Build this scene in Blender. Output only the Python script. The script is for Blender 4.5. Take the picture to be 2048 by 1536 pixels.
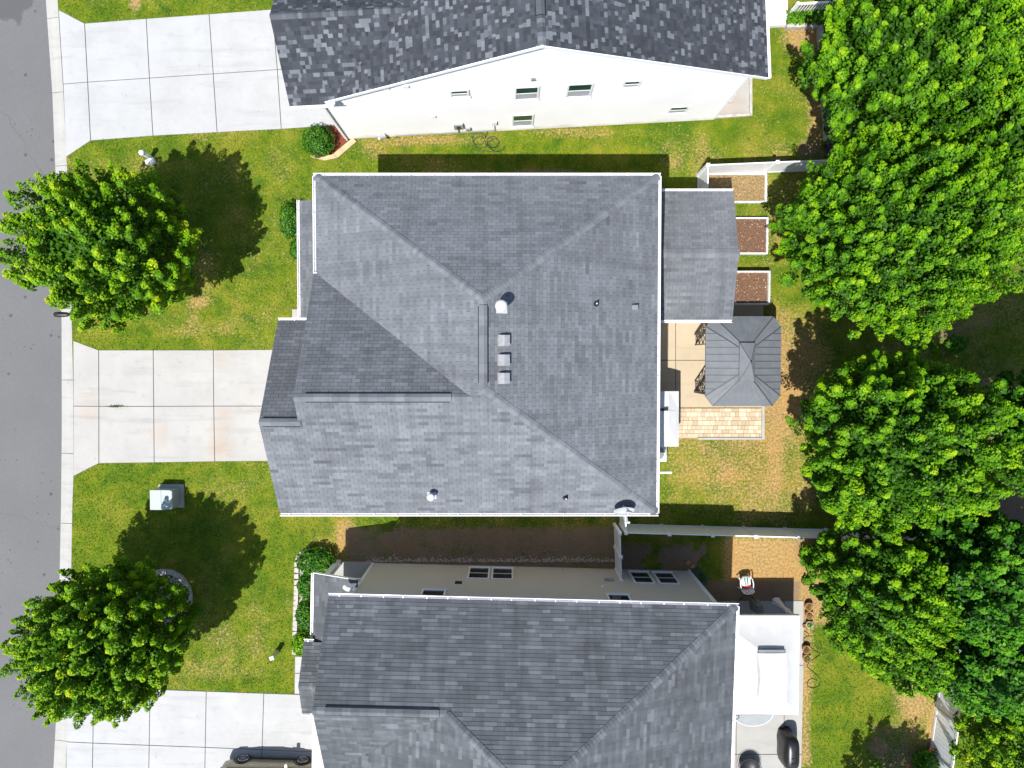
import bpy, math, random, zlib
import numpy as np
from mathutils import Vector, Matrix

for o in list(bpy.data.objects): bpy.data.objects.remove(o)
SC = bpy.context.scene
COL = SC.collection
# ------------------------------------------------------------------ camera, sky, sun, exposure
CAM_H, FPX = 33.0, 1420.0
TILT = math.atan(46 / FPX)
cam_d = bpy.data.cameras.new('camera'); cam = bpy.data.objects.new('camera', cam_d); COL.objects.link(cam)
cam.location = (0, 0, CAM_H); cam.rotation_euler = (-TILT, 0, 0)
cam_d.sensor_width = 36; cam_d.lens = FPX / 2048 * 36; cam_d.clip_start = 0.1; cam_d.clip_end = 2000
SC.camera = cam
SUN_DIR = Vector((-0.275, -0.42, 1.0)).normalized()          # towards the sun
SUN_EL = math.asin(SUN_DIR.z); SUN_AZ = math.atan2(SUN_DIR.x, SUN_DIR.y)
W = bpy.data.worlds.new('World'); SC.world = W; W.use_nodes = True
wn = W.node_tree; bg = wn.nodes['Background']
sky = wn.nodes.new('ShaderNodeTexSky'); sky.sky_type = 'NISHITA'; sky.sun_disc = False
sky.sun_elevation = SUN_EL; sky.sun_rotation = SUN_AZ; sky.air_density = 1.0; sky.dust_density = 0.8
wn.links.new(sky.outputs[0], bg.inputs[0]); bg.inputs[1].default_value = 0.12
sun_d = bpy.data.lights.new('sun', 'SUN'); sun_d.energy = 5.0; sun_d.angle = math.radians(0.53); sun_d.color = (1.0, 0.975, 0.935)
sun = bpy.data.objects.new('sun', sun_d); COL.objects.link(sun); sun.location = (-10, -15, 40)
sun.rotation_euler = (-SUN_DIR).to_track_quat('-Z', 'Y').to_euler()
SC.view_settings.view_transform = 'Standard'; SC.view_settings.look = 'None'
SC.view_settings.exposure = 0.57; SC.view_settings.gamma = 1.0; SC.view_settings.use_curve_mapping = False

# ------------------------------------------------------------------ helpers
_ca, _sa = math.cos(-TILT), math.sin(-TILT)
def P(px, py, z=0.0):
    "where the sight line through a photograph point (2048 x 1536) reaches height z"
    u = (px - 1024) / FPX; v = (768 - py) / FPX
    dy, dz = v * _ca + _sa, v * _sa - _ca
    t = (z - CAM_H) / dz
    return Vector((u * t, dy * t, z))
def G(px, py): return P(px, py, 0).xy
R = random.Random(7)
def HH(*a): return zlib.crc32(repr(a).encode())
NP = np.random.default_rng(11)
_lat = NP.random((257, 257))
def vnoise(x, y, s, ox=0):
    x = np.asarray(x) * s + 40.3 + ox * 17.7; y = np.asarray(y) * s + 91.7 + ox * 31.1
    xi = np.floor(x).astype(int); yi = np.floor(y).astype(int); fx = x - xi; fy = y - yi
    fx = fx * fx * (3 - 2 * fx); fy = fy * fy * (3 - 2 * fy)
    a = _lat[xi % 256, yi % 256]; b = _lat[(xi + 1) % 256, yi % 256]
    c = _lat[xi % 256, (yi + 1) % 256]; d = _lat[(xi + 1) % 256, (yi + 1) % 256]
    return (a * (1 - fx) + b * fx) * (1 - fy) + (c * (1 - fx) + d * fx) * fy
def fbm(x, y, s, n=4, ox=0):
    r = 0; w = 0; a = 1.0
    for i in range(n): r = r + a * vnoise(x, y, s * 2 ** i, ox + i); w += a; a *= .55
    return r / w

# ---- materials
def nodes_of(name):
    m = bpy.data.materials.new(name); m.use_nodes = True
    nt = m.node_tree; b = nt.nodes['Principled BSDF']
    return m, nt, b
def N(nt, t, **kw):
    n = nt.nodes.new(t)
    for k, v in kw.items():
        if k.startswith('i'): n.inputs[int(k[1:])].default_value = v
        else: setattr(n, k, v)
    return n
def ramp(nt, fac, stops):
    r = N(nt, 'ShaderNodeValToRGB'); e = r.color_ramp.elements
    while len(e) < len(stops): e.new(0.5)
    for i, (p, c) in enumerate(stops): e[i].position = p; e[i].color = (*c, 1)
    nt.links.new(fac, r.inputs[0]); return r.outputs[0]
def mixc(nt, fac, a, b, mode='MIX'):
    n = N(nt, 'ShaderNodeMix', data_type='RGBA', blend_type=mode)
    for s, v in ((0, fac), (6, a), (7, b)):
        if hasattr(v, 'links'): nt.links.new(v, n.inputs[s])
        else: n.inputs[s].default_value = v if s == 0 else (*v, 1)
    return n.outputs[2]
def noise(nt, scale, detail=4, rough=.55, vec=None):
    n = N(nt, 'ShaderNodeTexNoise'); n.inputs['Scale'].default_value = scale
    n.inputs['Detail'].default_value = detail; n.inputs['Roughness'].default_value = rough
    if vec is None: vec = N(nt, 'ShaderNodeNewGeometry').outputs['Position']
    nt.links.new(vec, n.inputs['Vector']); return n.outputs['Fac']
def attr(nt, name):
    return N(nt, 'ShaderNodeAttribute', attribute_name=name).outputs['Fac']
def mrange(nt, v, a, b, c=0, d=1):
    n = N(nt, 'ShaderNodeMapRange'); n.inputs[1].default_value = a; n.inputs[2].default_value = b
    n.inputs[3].default_value = c; n.inputs[4].default_value = d; nt.links.new(v, n.inputs[0]); return n.outputs[0]
def bump(nt, b, h, strength=.3, dist=.02):
    n = N(nt, 'ShaderNodeBump'); n.inputs['Strength'].default_value = strength; n.inputs['Distance'].default_value = dist
    nt.links.new(h, n.inputs['Height']); nt.links.new(n.outputs[0], b.inputs['Normal'])
def plain(name, col, rough=.6, metal=0, var=.12, scale=3, spec=.5, bmp=0):
    m, nt, b = nodes_of(name)
    f = noise(nt, scale, 5); f2 = noise(nt, scale * 9, 3)
    d = tuple(c * (1 - var) for c in col); l = tuple(min(1, c * (1 + var)) for c in col)
    c = ramp(nt, f, [(.3, d), (.7, l)])
    c = mixc(nt, mrange(nt, f2, .35, .7, 0, var), c, tuple(x * .55 for x in col))
    nt.links.new(c, b.inputs['Base Color']); b.inputs['Roughness'].default_value = rough
    b.inputs['Metallic'].default_value = metal; b.inputs['Specular IOR Level'].default_value = spec
    if bmp: bump(nt, b, f2, bmp)
    return m
def shingle_mat(name, stops, streak=.25, light=1.0):
    m, nt, b = nodes_of(name)
    t = attr(nt, 'tone')
    c = ramp(nt, t, stops)
    pos = N(nt, 'ShaderNodeNewGeometry').outputs['Position']
    w1 = noise(nt, .55, 4, .6); w2 = noise(nt, 60, 2, .7); w3 = noise(nt, 3.5, 4, .65)
    nx = N(nt, 'ShaderNodeSeparateXYZ'); nt.links.new(N(nt, 'ShaderNodeNewGeometry').outputs['True Normal'], nx.inputs[0])
    ab = []
    for k in (0, 1):
        q = N(nt, 'ShaderNodeMath', operation='ABSOLUTE'); nt.links.new(nx.outputs[k], q.inputs[0]); ab.append(q.outputs[0])
    gt = N(nt, 'ShaderNodeMath', operation='GREATER_THAN'); nt.links.new(ab[0], gt.inputs[0]); nt.links.new(ab[1], gt.inputs[1])
    sm = []
    for scl in ((1.6, .16, .16), (.16, 1.6, .16)):
        q = N(nt, 'ShaderNodeVectorMath', operation='MULTIPLY'); nt.links.new(pos, q.inputs[0]); q.inputs[1].default_value = scl; sm.append(noise(nt, 1.5, 5, .62, q.outputs[0]))
    stk = mixc(nt, gt.outputs[0], sm[0], sm[1])
    c = mixc(nt, mrange(nt, stk, .46, .74, 0, streak * 1.7), c, (.03, .031, .034))
    c = mixc(nt, mrange(nt, stk, .42, .25, 0, streak), c, (.24, .245, .26))
    c = mixc(nt, mrange(nt, w1, .42, .72, 0, streak), c, (.035, .036, .04))
    c = mixc(nt, mrange(nt, w3, .5, .8, 0, streak * .8), c, (.05, .05, .055))
    c = mixc(nt, mrange(nt, w2, .3, .7, 0, .45), c, mixc(nt, .5, c, (.02, .02, .025)))
    nt.links.new(c, b.inputs['Base Color']); b.inputs['Roughness'].default_value = .93
    b.inputs['Specular IOR Level'].default_value = .25
    bump(nt, b, w2, .5, .006)
    return m
def concrete_mat(name, col, rust=.0, dirt=.3):
    m, nt, b = nodes_of(name)
    a = noise(nt, .8, 6, .6); f = noise(nt, 14, 5, .7); g = noise(nt, 2.6, 5, .65); h = noise(nt, 90, 2)
    c = ramp(nt, a, [(.3, tuple(x * .9 for x in col)), (.7, tuple(x * 1.06 for x in col))])
    c = mixc(nt, mrange(nt, attr(nt, 'tone'), 0, 1, 0, .3), c, tuple(x * .78 for x in col))
    c = mixc(nt, mrange(nt, g, .55, .8, 0, dirt), c, tuple(x * .62 for x in col))
    c = mixc(nt, mrange(nt, f, .62, .8, 0, dirt), c, tuple(x * .7 for x in col))
    if rust:
        r = noise(nt, .35, 3, .5)
        c = mixc(nt, mrange(nt, r, .55, .75, 0, rust), c, (.36, .22, .11))
    pos = N(nt, 'ShaderNodeNewGeometry').outputs['Position']
    q = N(nt, 'ShaderNodeVectorMath', operation='MULTIPLY'); nt.links.new(pos, q.inputs[0]); q.inputs[1].default_value = (.25, 2.2, 1)
    c = mixc(nt, mrange(nt, noise(nt, 1.1, 5, .6, q.outputs[0]), .54, .74, 0, dirt * 1.1), c, tuple(x * .6 for x in col))
    vo = N(nt, 'ShaderNodeTexVoronoi'); vo.inputs['Scale'].default_value = 1.1; nt.links.new(pos, vo.inputs['Vector'])
    c = mixc(nt, mrange(nt, vo.outputs['Distance'], .06, .03, 0, .45), c, tuple(x * .45 for x in col))
    c = mixc(nt, mrange(nt, h, .3, .75, 0, .12), c, tuple(x * .6 for x in col))
    nt.links.new(c, b.inputs['Base Color']); b.inputs['Roughness'].default_value = .85
    bump(nt, b, f, .15, .01)
    return m
def lawn_mat():
    m, nt, b = nodes_of('lawn_grass')
    dirt, soil, tone = attr(nt, 'dirt'), attr(nt, 'soil'), attr(nt, 'tone')
    n1 = noise(nt, 1.3, 5, .65); n2 = noise(nt, 9, 5, .75); n3 = noise(nt, 38, 3, .8)
    n0 = noise(nt, .33, 4, .6)
    g = ramp(nt, n1, [(.3, (.062, .132, .003)), (.5, (.128, .188, .005)), (.72, (.225, .236, .014))])
    g = mixc(nt, mrange(nt, n0, .52, .7, 0, .6), g, (.3, .26, .03))
    g = mixc(nt, mrange(nt, n0, .46, .3, 0, .75), g, (.045, .12, .003))
    g = mixc(nt, mrange(nt, noise(nt, .85, 5, .7), .56, .68, 0, .75), g, (.035, .1, .003))
    g = mixc(nt, mrange(nt, n3, .35, .7, 0, .5), g, (.02, .05, .003))
    g = mixc(nt, mrange(nt, tone, .55, 1, 0, .85), g, (.37, .34, .075))
    g = mixc(nt, mrange(nt, tone, .45, 0, 0, .75), g, (.035, .095, .003))
    t = ramp(nt, n2, [(.3, (.16, .1, .032)), (.5, (.31, .205, .078)), (.68, (.47, .33, .145))])
    t = mixc(nt, mrange(nt, n0, .4, .65, 0, .6), t, mixc(nt, .5, t, (.52, .26, .075)))
    t = mixc(nt, mrange(nt, tone, .5, 1, 0, .6), t, (.46, .38, .22))
    t = mixc(nt, mrange(nt, tone, .3, 0, 0, .5), t, (.08, .07, .02))
    md = N(nt, 'ShaderNodeMath', operation='ADD'); nt.links.new(dirt, md.inputs[0])
    nt.links.new(mrange(nt, n2, .25, .75, -.5, .5), md.inputs[1])
    md2 = N(nt, 'ShaderNodeMath', operation='ADD'); nt.links.new(md.outputs[0], md2.inputs[0])
    nt.links.new(mrange(nt, tone, 0, 1, -.22, .22), md2.inputs[1])
    c = mixc(nt, mrange(nt, md2.outputs[0], .4, .8), g, t)
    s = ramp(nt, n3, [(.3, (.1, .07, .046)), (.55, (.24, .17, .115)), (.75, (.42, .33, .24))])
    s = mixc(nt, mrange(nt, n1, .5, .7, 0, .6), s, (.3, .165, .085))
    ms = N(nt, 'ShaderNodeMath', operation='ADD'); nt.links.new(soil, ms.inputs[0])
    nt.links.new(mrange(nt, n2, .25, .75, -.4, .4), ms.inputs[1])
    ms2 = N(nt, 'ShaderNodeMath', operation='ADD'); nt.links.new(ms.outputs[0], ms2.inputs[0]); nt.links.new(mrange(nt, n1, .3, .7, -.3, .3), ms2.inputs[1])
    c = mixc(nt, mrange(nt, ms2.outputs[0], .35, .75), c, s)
    nt.links.new(c, b.inputs['Base Color']); b.inputs['Roughness'].default_value = .9; b.inputs['Specular IOR Level'].default_value = .2
    bump(nt, b, n3, .9, .03)
    return m
def leaf_mat(name, dark, mid, tip, gloss=.42, trans=.2):
    m, nt, b = nodes_of(name)
    t = attr(nt, 'tone')
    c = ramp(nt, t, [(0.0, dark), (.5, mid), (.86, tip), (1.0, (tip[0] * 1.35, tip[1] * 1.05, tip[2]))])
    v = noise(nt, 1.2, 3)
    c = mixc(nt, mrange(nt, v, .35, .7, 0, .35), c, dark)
    nt.links.new(c, b.inputs['Base Color']); b.inputs['Roughness'].default_value = gloss
    b.inputs['Specular IOR Level'].default_value = .12
    tr = N(nt, 'ShaderNodeBsdfTranslucent'); nt.links.new(mixc(nt, .35, c, (tip[0] * 1.3, tip[1] * 1.2, tip[2])), tr.inputs[0])
    mx = N(nt, 'ShaderNodeMixShader'); mx.inputs[0].default_value = trans
    nt.links.new(b.outputs[0], mx.inputs[1]); nt.links.new(tr.outputs[0], mx.inputs[2])
    nt.links.new(mx.outputs[0], nt.nodes['Material Output'].inputs[0])
    return m
def siding_mat(name, col):
    m, nt, b = nodes_of(name)
    f = noise(nt, .6, 5); g = noise(nt, 6, 4)
    c = ramp(nt, f, [(.3, tuple(x * .96 for x in col)), (.7, tuple(min(.9, x * 1.03) for x in col))])
    c = mixc(nt, mrange(nt, g, .6, .85, 0, .15), c, tuple(x * .7 for x in col))
    pos = N(nt, 'ShaderNodeNewGeometry').outputs['Position']
    sx = N(nt, 'ShaderNodeSeparateXYZ'); nt.links.new(pos, sx.inputs[0])
    n4 = N(nt, 'ShaderNodeMath', operation='ADD'); nt.links.new(sx.outputs[2], n4.inputs[0]); nt.links.new(mrange(nt, noise(nt, 1.5, 4), .2, .8, -.3, .3), n4.inputs[1])
    c = mixc(nt, mrange(nt, n4.outputs[0], .45, .1, 0, .4), c, (.34, .28, .21))       # splashed earth along the foot
    nt.links.new(c, b.inputs['Base Color']); b.inputs['Roughness'].default_value = .55
    return m
def glass_mat(name, col, rough=.06):
    m, nt, b = nodes_of(name)
    f = noise(nt, 2.5, 3)
    nt.links.new(ramp(nt, f, [(.3, tuple(x * .7 for x in col)), (.7, tuple(x * 1.3 for x in col))]), b.inputs['Base Color'])
    b.inputs['Roughness'].default_value = rough; b.inputs['Specular IOR Level'].default_value = .7
    return m
def asphalt_mat():
    m, nt, b = nodes_of('asphalt')
    a = noise(nt, .25, 4); f = noise(nt, 45, 3, .8); g = noise(nt, 1.6, 5, .6); h = noise(nt, 140, 2, .8)
    c = ramp(nt, a, [(.3, (.102, .102, .103)), (.7, (.126, .126, .126))])
    c = mixc(nt, mrange(nt, f, .35, .7, 0, .5), c, (.19, .187, .184))
    c = mixc(nt, mrange(nt, noise(nt, 17, 3, .8), .42, .7, 0, .35), c, (.075, .075, .078))
    c = mixc(nt, mrange(nt, h, .5, .8, 0, .6), c, (.07, .07, .075))
    c = mixc(nt, mrange(nt, g, .58, .75, 0, .25), c, (.11, .11, .115))
    v = N(nt, 'ShaderNodeTexVoronoi'); v.inputs['Scale'].default_value = .9
    nt.links.new(N(nt, 'ShaderNodeNewGeometry').outputs['Position'], v.inputs['Vector'])
    c = mixc(nt, mrange(nt, v.outputs['Distance'], .09, .05, 0, .75), c, (.045, .045, .05))
    for sc_, th_ in ((.085, .0022),):                                # crack lines
        wv = N(nt, 'ShaderNodeVectorMath', operation='ADD'); nz = N(nt, 'ShaderNodeTexNoise'); nz.inputs['Scale'].default_value = 1.3
        nt.links.new(N(nt, 'ShaderNodeNewGeometry').outputs['Position'], nz.inputs['Vector']); nt.links.new(N(nt, 'ShaderNodeNewGeometry').outputs['Position'], wv.inputs[0]); nt.links.new(nz.outputs['Color'], wv.inputs[1])
        ve = N(nt, 'ShaderNodeTexVoronoi', feature='DISTANCE_TO_EDGE'); ve.inputs['Scale'].default_value = sc_; nt.links.new(wv.outputs[0], ve.inputs['Vector'])
        c = mixc(nt, mrange(nt, ve.outputs['Distance'], th_ * 2, th_ * .6, 0, .2), c, (.04, .04, .042))
    v2 = N(nt, 'ShaderNodeTexVoronoi'); v2.inputs['Scale'].default_value = 3.1; nt.links.new(N(nt, 'ShaderNodeNewGeometry').outputs['Position'], v2.inputs['Vector'])
    msk = N(nt, 'ShaderNodeMath', operation='MULTIPLY'); nt.links.new(mrange(nt, noise(nt, .6, 3), .5, .62), msk.inputs[0]); nt.links.new(mrange(nt, v2.outputs['Distance'], .17, .09, 0, .8), msk.inputs[1])
    c = mixc(nt, msk.outputs[0], c, (.05, .05, .052)) if True else mixc(nt, mrange(nt, v2.outputs['Distance'], .17, .09, 0, .7), c, (.06, .06, .062))
    pos = N(nt, 'ShaderNodeNewGeometry').outputs['Position']      # old wet stain at the north end
    sub = N(nt, 'ShaderNodeVectorMath', operation='DISTANCE'); nt.links.new(pos, sub.inputs[0]); s = P(22, 8, -.1)
    sub.inputs[1].default_value = (s.x, s.y, s.z)
    d = N(nt, 'ShaderNodeMath', operation='ADD'); nt.links.new(sub.outputs['Value'], d.inputs[0])
    nt.links.new(mrange(nt, noise(nt, 1.8, 4), .2, .8, -.6, .6), d.inputs[1])
    c = mixc(nt, mrange(nt, d.outputs[0], .95, .75, 0, .75), c, (.065, .065, .066))
    nt.links.new(c, b.inputs['Base Color']); b.inputs['Roughness'].default_value = .9
    bump(nt, b, f, .5, .01)
    return m

MAT = dict(
    lawn=lawn_mat(), asphalt=asphalt_mat(),
    concrete=concrete_mat('driveway_concrete', (.375, .362, .34), .55, .45), curb=concrete_mat('curb_concrete', (.37, .36, .335), 0, .45),
    concrete_white=concrete_mat('pale_concrete', (.385, .385, .38), 0, .4), joint=plain('joint_earth', (.09, .08, .065), .95),
    patio=concrete_mat('tan_patio_concrete', (.43, .35, .24), .03), grey_conc=concrete_mat('grey_patio_concrete', (.35, .34, .318)),
    shingle=shingle_mat('grey_shingle', [(0, (.097, .104, .114)), (.5, (.15, .16, .174)), (1, (.198, .21, .226))], .19),
    shingle_top=shingle_mat('charcoal_laminate_shingle', [(0, (.028, .031, .038)), (.35, (.042, .047, .056)), (.6, (.062, .069, .081)), (.8, (.112, .123, .138)), (1, (.16, .175, .194))], .12),
    shingle_low=shingle_mat('blue_grey_shingle', [(0, (.068, .074, .08)), (.5, (.102, .111, .12)), (1, (.17, .184, .197))], .26),
    deck=plain('roof_felt', (.035, .035, .04), .95), vent_black=plain('black_plastic', (.012, .012, .014), .5),
    white=plain('white_paint', (.8, .8, .8), .4, var=.05), gutter=plain('white_gutter', (.78, .76, .78), .35, var=.08, scale=6),
    vinyl=plain('white_vinyl', (.76, .77, .79), .35, var=.05), fence_grey=plain('grey_vinyl', (.8, .81, .82), .4, var=.06),
    side_white=siding_mat('white_siding', (.63, .628, .62)), side_beige=siding_mat('beige_siding', (.47, .43, .37)), side_main=siding_mat('tan_siding', (.55, .52, .47)),
    glass=glass_mat('window_glass', (.022, .055, .04)), screen=plain('window_screen', (.36, .38, .4), .6), glass_dark=glass_mat('dark_glass', (.012, .018, .018)),
    galv=plain('galvanised_metal', (.55, .57, .58), .35, .6, .12), flash=plain('white_flashing', (.42, .43, .44), .4, var=.06),
    black=plain('black_metal', (.02, .018, .018), .45, .2), rubber=plain('rubber', (.018, .018, .019), .7),
    gaz=plain('grey_metal_roofing', (.115, .125, .138), .65, 0, .12), timber=plain('weathered_timber', (.42, .39, .35), .85, var=.25, scale=5),
    timber_tan=plain('tan_timber', (.5, .36, .2), .8, var=.2), bed_white=plain('white_bed_frame', (.62, .61, .59), .7, var=.25, scale=7),
    mulch_red=plain('red_mulch', (.2, .05, .022), .95, var=.5, scale=30, bmp=.8), soil=plain('garden_soil', (.16, .085, .05), .95, var=.5, scale=14, bmp=.9),
    stone=plain('edging_stone', (.42, .38, .34), .9, var=.25, scale=8), gravel=plain('white_gravel', (.62, .61, .6), .9, var=.2, scale=20),
    paver=plain('buff_paver', (.62, .47, .32), .85, var=.16, scale=1.6), bark=plain('bark', (.1, .075, .055), .95, var=.3, scale=12, bmp=.8),
    canvas=plain('white_canvas', (.6, .6, .6), .8, var=.06, scale=2), curtain=plain('grey_curtain', (.68, .66, .68), .85, var=.15, scale=8),
    terracotta=plain('terracotta', (.42, .17, .08), .8, var=.2), pot_green=plain('pale_glazed_pot', (.4, .46, .4), .5),
    cover=plain('black_cover', (.014, .014, .016), .38, var=.3, scale=4), trans=plain('pale_green_enamel', (.27, .33, .32), .4, var=.08),
    purple=plain('purple_plastic', (.05, .02, .13), .4), grey_plastic=plain('grey_plastic', (.16, .17, .18), .5),
    red=plain('red_bag', (.55, .03, .05), .6), green=plain('green_print', (.03, .2, .09), .6), paintw=plain('white_plastic', (.75, .75, .75), .45, var=.04),
    chrome=plain('bright_metal', (.7, .7, .7), .2, 1, .05), carpaint=plain('champagne_car_paint', (.36, .32, .24), .28, .5, .05),
    leaf=leaf_mat('maple_leaf', (.016, .06, .002), (.1, .265, .003), (.255, .43, .006)),
    leaf_y=leaf_mat('lime_leaf', (.024, .085, .002), (.145, .315, .003), (.36, .5, .008)),
    leaf_wood=leaf_mat('wood_leaf', (.013, .055, .004), (.05, .185, .007), (.13, .32, .012)),
    leaf_box=leaf_mat('box_leaf', (.012, .06, .004), (.03, .13, .008), (.12, .26, .02), .3, .15),
    soil_stone=plain('grey_pebble', (.2, .175, .15), .9, var=.4, scale=9), vent_grey=plain('weathered_vent_metal', (.28, .285, .29), .5, .1, .2, 9), seam=plain('dark_seam', (.045, .05, .056), .6), straw=plain('straw', (.26, .175, .075), .95, var=.5, scale=12, bmp=.9), petal=plain('red_petal', (.6, .02, .07), .6), rust=plain('rust', (.28, .12, .06), .8),
)

# ---- mesh building
class MB:
    def __init__(s, T=None): s.v = []; s.f = []; s.t = []; s.T = T; s.tone = .5
    def add(s, vs, fs):
        k = len(s.v)
        for p in vs:
            p = Vector(p); s.v.append(s.T @ p if s.T is not None else p); s.t.append(s.tone)
        s.f += [tuple(i + k for i in f) for f in fs]; return s
    def hexa(s, b, t):      # bottom 4, top 4 (ccw seen from above)
        n = len(b)
        return s.add(list(b) + list(t), [tuple(range(n - 1, -1, -1)), tuple(range(n, 2 * n))] + [(i, (i + 1) % n, n + (i + 1) % n, n + i) for i in range(n)])
    def box(s, x0, x1, y0, y1, z0, z1):
        return s.hexa([(x0, y0, z0), (x1, y0, z0), (x1, y1, z0), (x0, y1, z0)], [(x0, y0, z1), (x1, y0, z1), (x1, y1, z1), (x0, y1, z1)])
    def cbox(s, c, d, rz=0, ch=0):
        c = Vector(c); hx, hy, hz = d[0] / 2, d[1] / 2, d[2] / 2; r = Matrix.Rotation(rz, 3, 'Z')
        ring = [(-hx, -hy), (hx, -hy), (hx, hy), (-hx, hy)]
        lo = [c + r @ Vector((x, y, -hz)) for x, y in ring]; q = 1 - ch
        if not ch: return s.hexa(lo, [c + r @ Vector((x, y, hz)) for x, y in ring])
        m = min(hx, hy) * ch
        mid = [c + r @ Vector((x, y, hz - m)) for x, y in ring]
        top = [c + r @ Vector((x - math.copysign(m, x), y - math.copysign(m, y), hz)) for x, y in ring]
        s.add(lo + mid + top, [(3, 2, 1, 0), (8, 9, 10, 11)] + [(i, (i + 1) % 4, 4 + (i + 1) % 4, 4 + i) for i in range(4)] + [(4 + i, 4 + (i + 1) % 4, 8 + (i + 1) % 4, 8 + i) for i in range(4)])
        return s
    def prism(s, poly, z0, z1):
        return s.hexa([(p[0], p[1], z0) for p in poly], [(p[0], p[1], z1) for p in poly])
    def bar(s, a, b, w, h=None, up=(0, 0, 1)):
        a, b = Vector(a), Vector(b); h = h or w; d = (b - a).normalized(); u = Vector(up)
        if abs(d.dot(u)) > .98: u = Vector((1, 0, 0))
        r = d.cross(u).normalized() * w / 2; u = r.cross(d).normalized() * h / 2
        lo = [a - r - u, a + r - u, a + r + u, a - r + u]; hi = [p + b - a for p in lo]
        return s.add(lo + hi, [(0, 1, 2, 3), (7, 6, 5, 4), (0, 4, 5, 1), (1, 5, 6, 2), (2, 6, 7, 3), (3, 7, 4, 0)])
    def tube(s, pts, r, n=8, cap=True):
        pts = [Vector(p) for p in pts]; k = len(pts); rs = r if isinstance(r, (list, tuple)) else [r] * k
        vs = []; ref = Vector((0, 0, 1))
        for i, p in enumerate(pts):
            d = (pts[min(i + 1, k - 1)] - pts[max(i - 1, 0)]).normalized()
            a = d.cross(ref if abs(d.z) < .95 else Vector((1, 0, 0))).normalized(); b = d.cross(a)
            vs += [p + (a * math.cos(2 * math.pi * j / n) + b * math.sin(2 * math.pi * j / n)) * rs[i] for j in range(n)]
        fs = [(i * n + j, i * n + (j + 1) % n, (i + 1) * n + (j + 1) % n, (i + 1) * n + j) for i in range(k - 1) for j in range(n)]
        if cap: fs += [tuple(range(n)), tuple(range((k - 1) * n, k * n))[::-1]]
        return s.add(vs, fs)
    def lathe(s, c, prof, n=16):
        c = Vector(c); vs = [c + Vector((r * math.cos(2 * math.pi * j / n), r * math.sin(2 * math.pi * j / n), z)) for r, z in prof for j in range(n)]
        k = len(prof)
        fs = [(i * n + j, i * n + (j + 1) % n, (i + 1) * n + (j + 1) % n, (i + 1) * n + j) for i in range(k - 1) for j in range(n)]
        return s.add(vs, fs + [tuple(range(n - 1, -1, -1)), tuple(range((k - 1) * n, k * n))])
    def loft(s, rings, cap=True):
        n = len(rings[0]); vs = [p for r in rings for p in r]
        fs = [(i * n + j, i * n + (j + 1) % n, (i + 1) * n + (j + 1) % n, (i + 1) * n + j) for i in range(len(rings) - 1) for j in range(n)]
        if cap: fs += [tuple(range(n))[::-1], tuple(range((len(rings) - 1) * n, len(rings) * n))]
        return s.add(vs, fs)
    def mesh(s, name, inv=None):
        me = bpy.data.meshes.new(name)
        vs = [inv @ p for p in s.v] if inv is not None else s.v
        me.from_pydata([tuple(p) for p in vs], [], s.f); me.update()
        a = me.attributes.new('tone', 'FLOAT', 'POINT'); a.data.foreach_set('value', s.t)
        return me
def top_of(o):
    while o.parent: o = o.parent
    return o
def inv_of(p): return top_of(p).matrix_basis.inverted() if p is not None else None
def link(o, parent=None):
    COL.objects.link(o)
    if parent is not None: o.parent = parent
    return o
def build(name, mb, mat, parent=None, smooth=False):
    me = mb.mesh(name, inv_of(parent)); me.materials.append(MAT[mat] if isinstance(mat, str) else mat)
    if smooth:
        for p in me.polygons: p.use_smooth = True
    return link(bpy.data.objects.new(name, me), parent)
def place(name, me, M4, parent):
    o = bpy.data.objects.new(name, me); COL.objects.link(o); o.parent = parent
    o.matrix_basis = inv_of(parent) @ M4 if parent is not None else M4
    return o
def tag(o, label, cat, group=None, kind=None):
    o['label'] = label; o['category'] = cat
    if group: o['group'] = group
    if kind: o['kind'] = kind
    return o
def thing(name, loc, rz, label, cat, group=None):
    o = bpy.data.objects.new(name, None); COL.objects.link(o); o.empty_display_size = .3
    loc = Vector((loc[0], loc[1], loc[2] if len(loc) > 2 else 0))
    o.matrix_basis = Matrix.Translation(loc) @ Matrix.Rotation(rz, 4, 'Z')
    return tag(o, label, cat, group)
def struct(o): o['kind'] = 'structure'; return o
def stuff(o): o['kind'] = 'stuff'; return o
# ------------------------------------------------------------------ ground, road, curb
EDGE_L = [(74, -400), (84, -120), (89.5, 0), (102.5, 185), (108.7, 342), (117, 500), (121, 633), (121.5, 853), (120, 1010), (117, 1160), (110, 1437), (105, 1536), (98, 1650), (84, 1900)]
EDGE_R = [(100, -400), (110, -120), (115.5, 0), (127, 185), (133.5, 320), (140, 480), (143.5, 633), (147, 780), (147.4, 952), (145, 1010), (142.5, 1160), (136, 1437), (132, 1536), (124, 1650), (109, 1900)]
def polyx(pts):
    w = sorted([(G(*p).y, G(*p).x) for p in pts]); ys = np.array([a for a, b in w]); xs = np.array([b for a, b in w])
    return lambda y: np.interp(y, ys, xs)
curb_l, curb_r = polyx(EDGE_L), polyx(EDGE_R)
LAWN_Z = 0.0
g = MB().add([(-300, -300, -.16), (300, -300, -.16), (300, 300, -.16), (-300, 300, -.16)], [(0, 1, 2, 3)])
struct(tag(build('ground', g, 'lawn'), 'grassy ground reaching out beyond the street and yards', 'ground'))
ys = np.concatenate([[-300, -120, -60], np.arange(-32, 30.01, 1.0), [60, 120, 300]])
rd = MB(); L = [(float(curb_l(y)) + .05, float(y), -.085) for y in ys]; K = [(float(curb_l(y)) - 8.2, float(y), -.085) for y in ys]
n = len(ys); rd.add(K + L, [(i, n + i, n + i + 1, i + 1) for i in range(n - 1)])
struct(tag(build('road', rd, 'asphalt'), 'grey asphalt street with dark spots along the left', 'road'))
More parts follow.
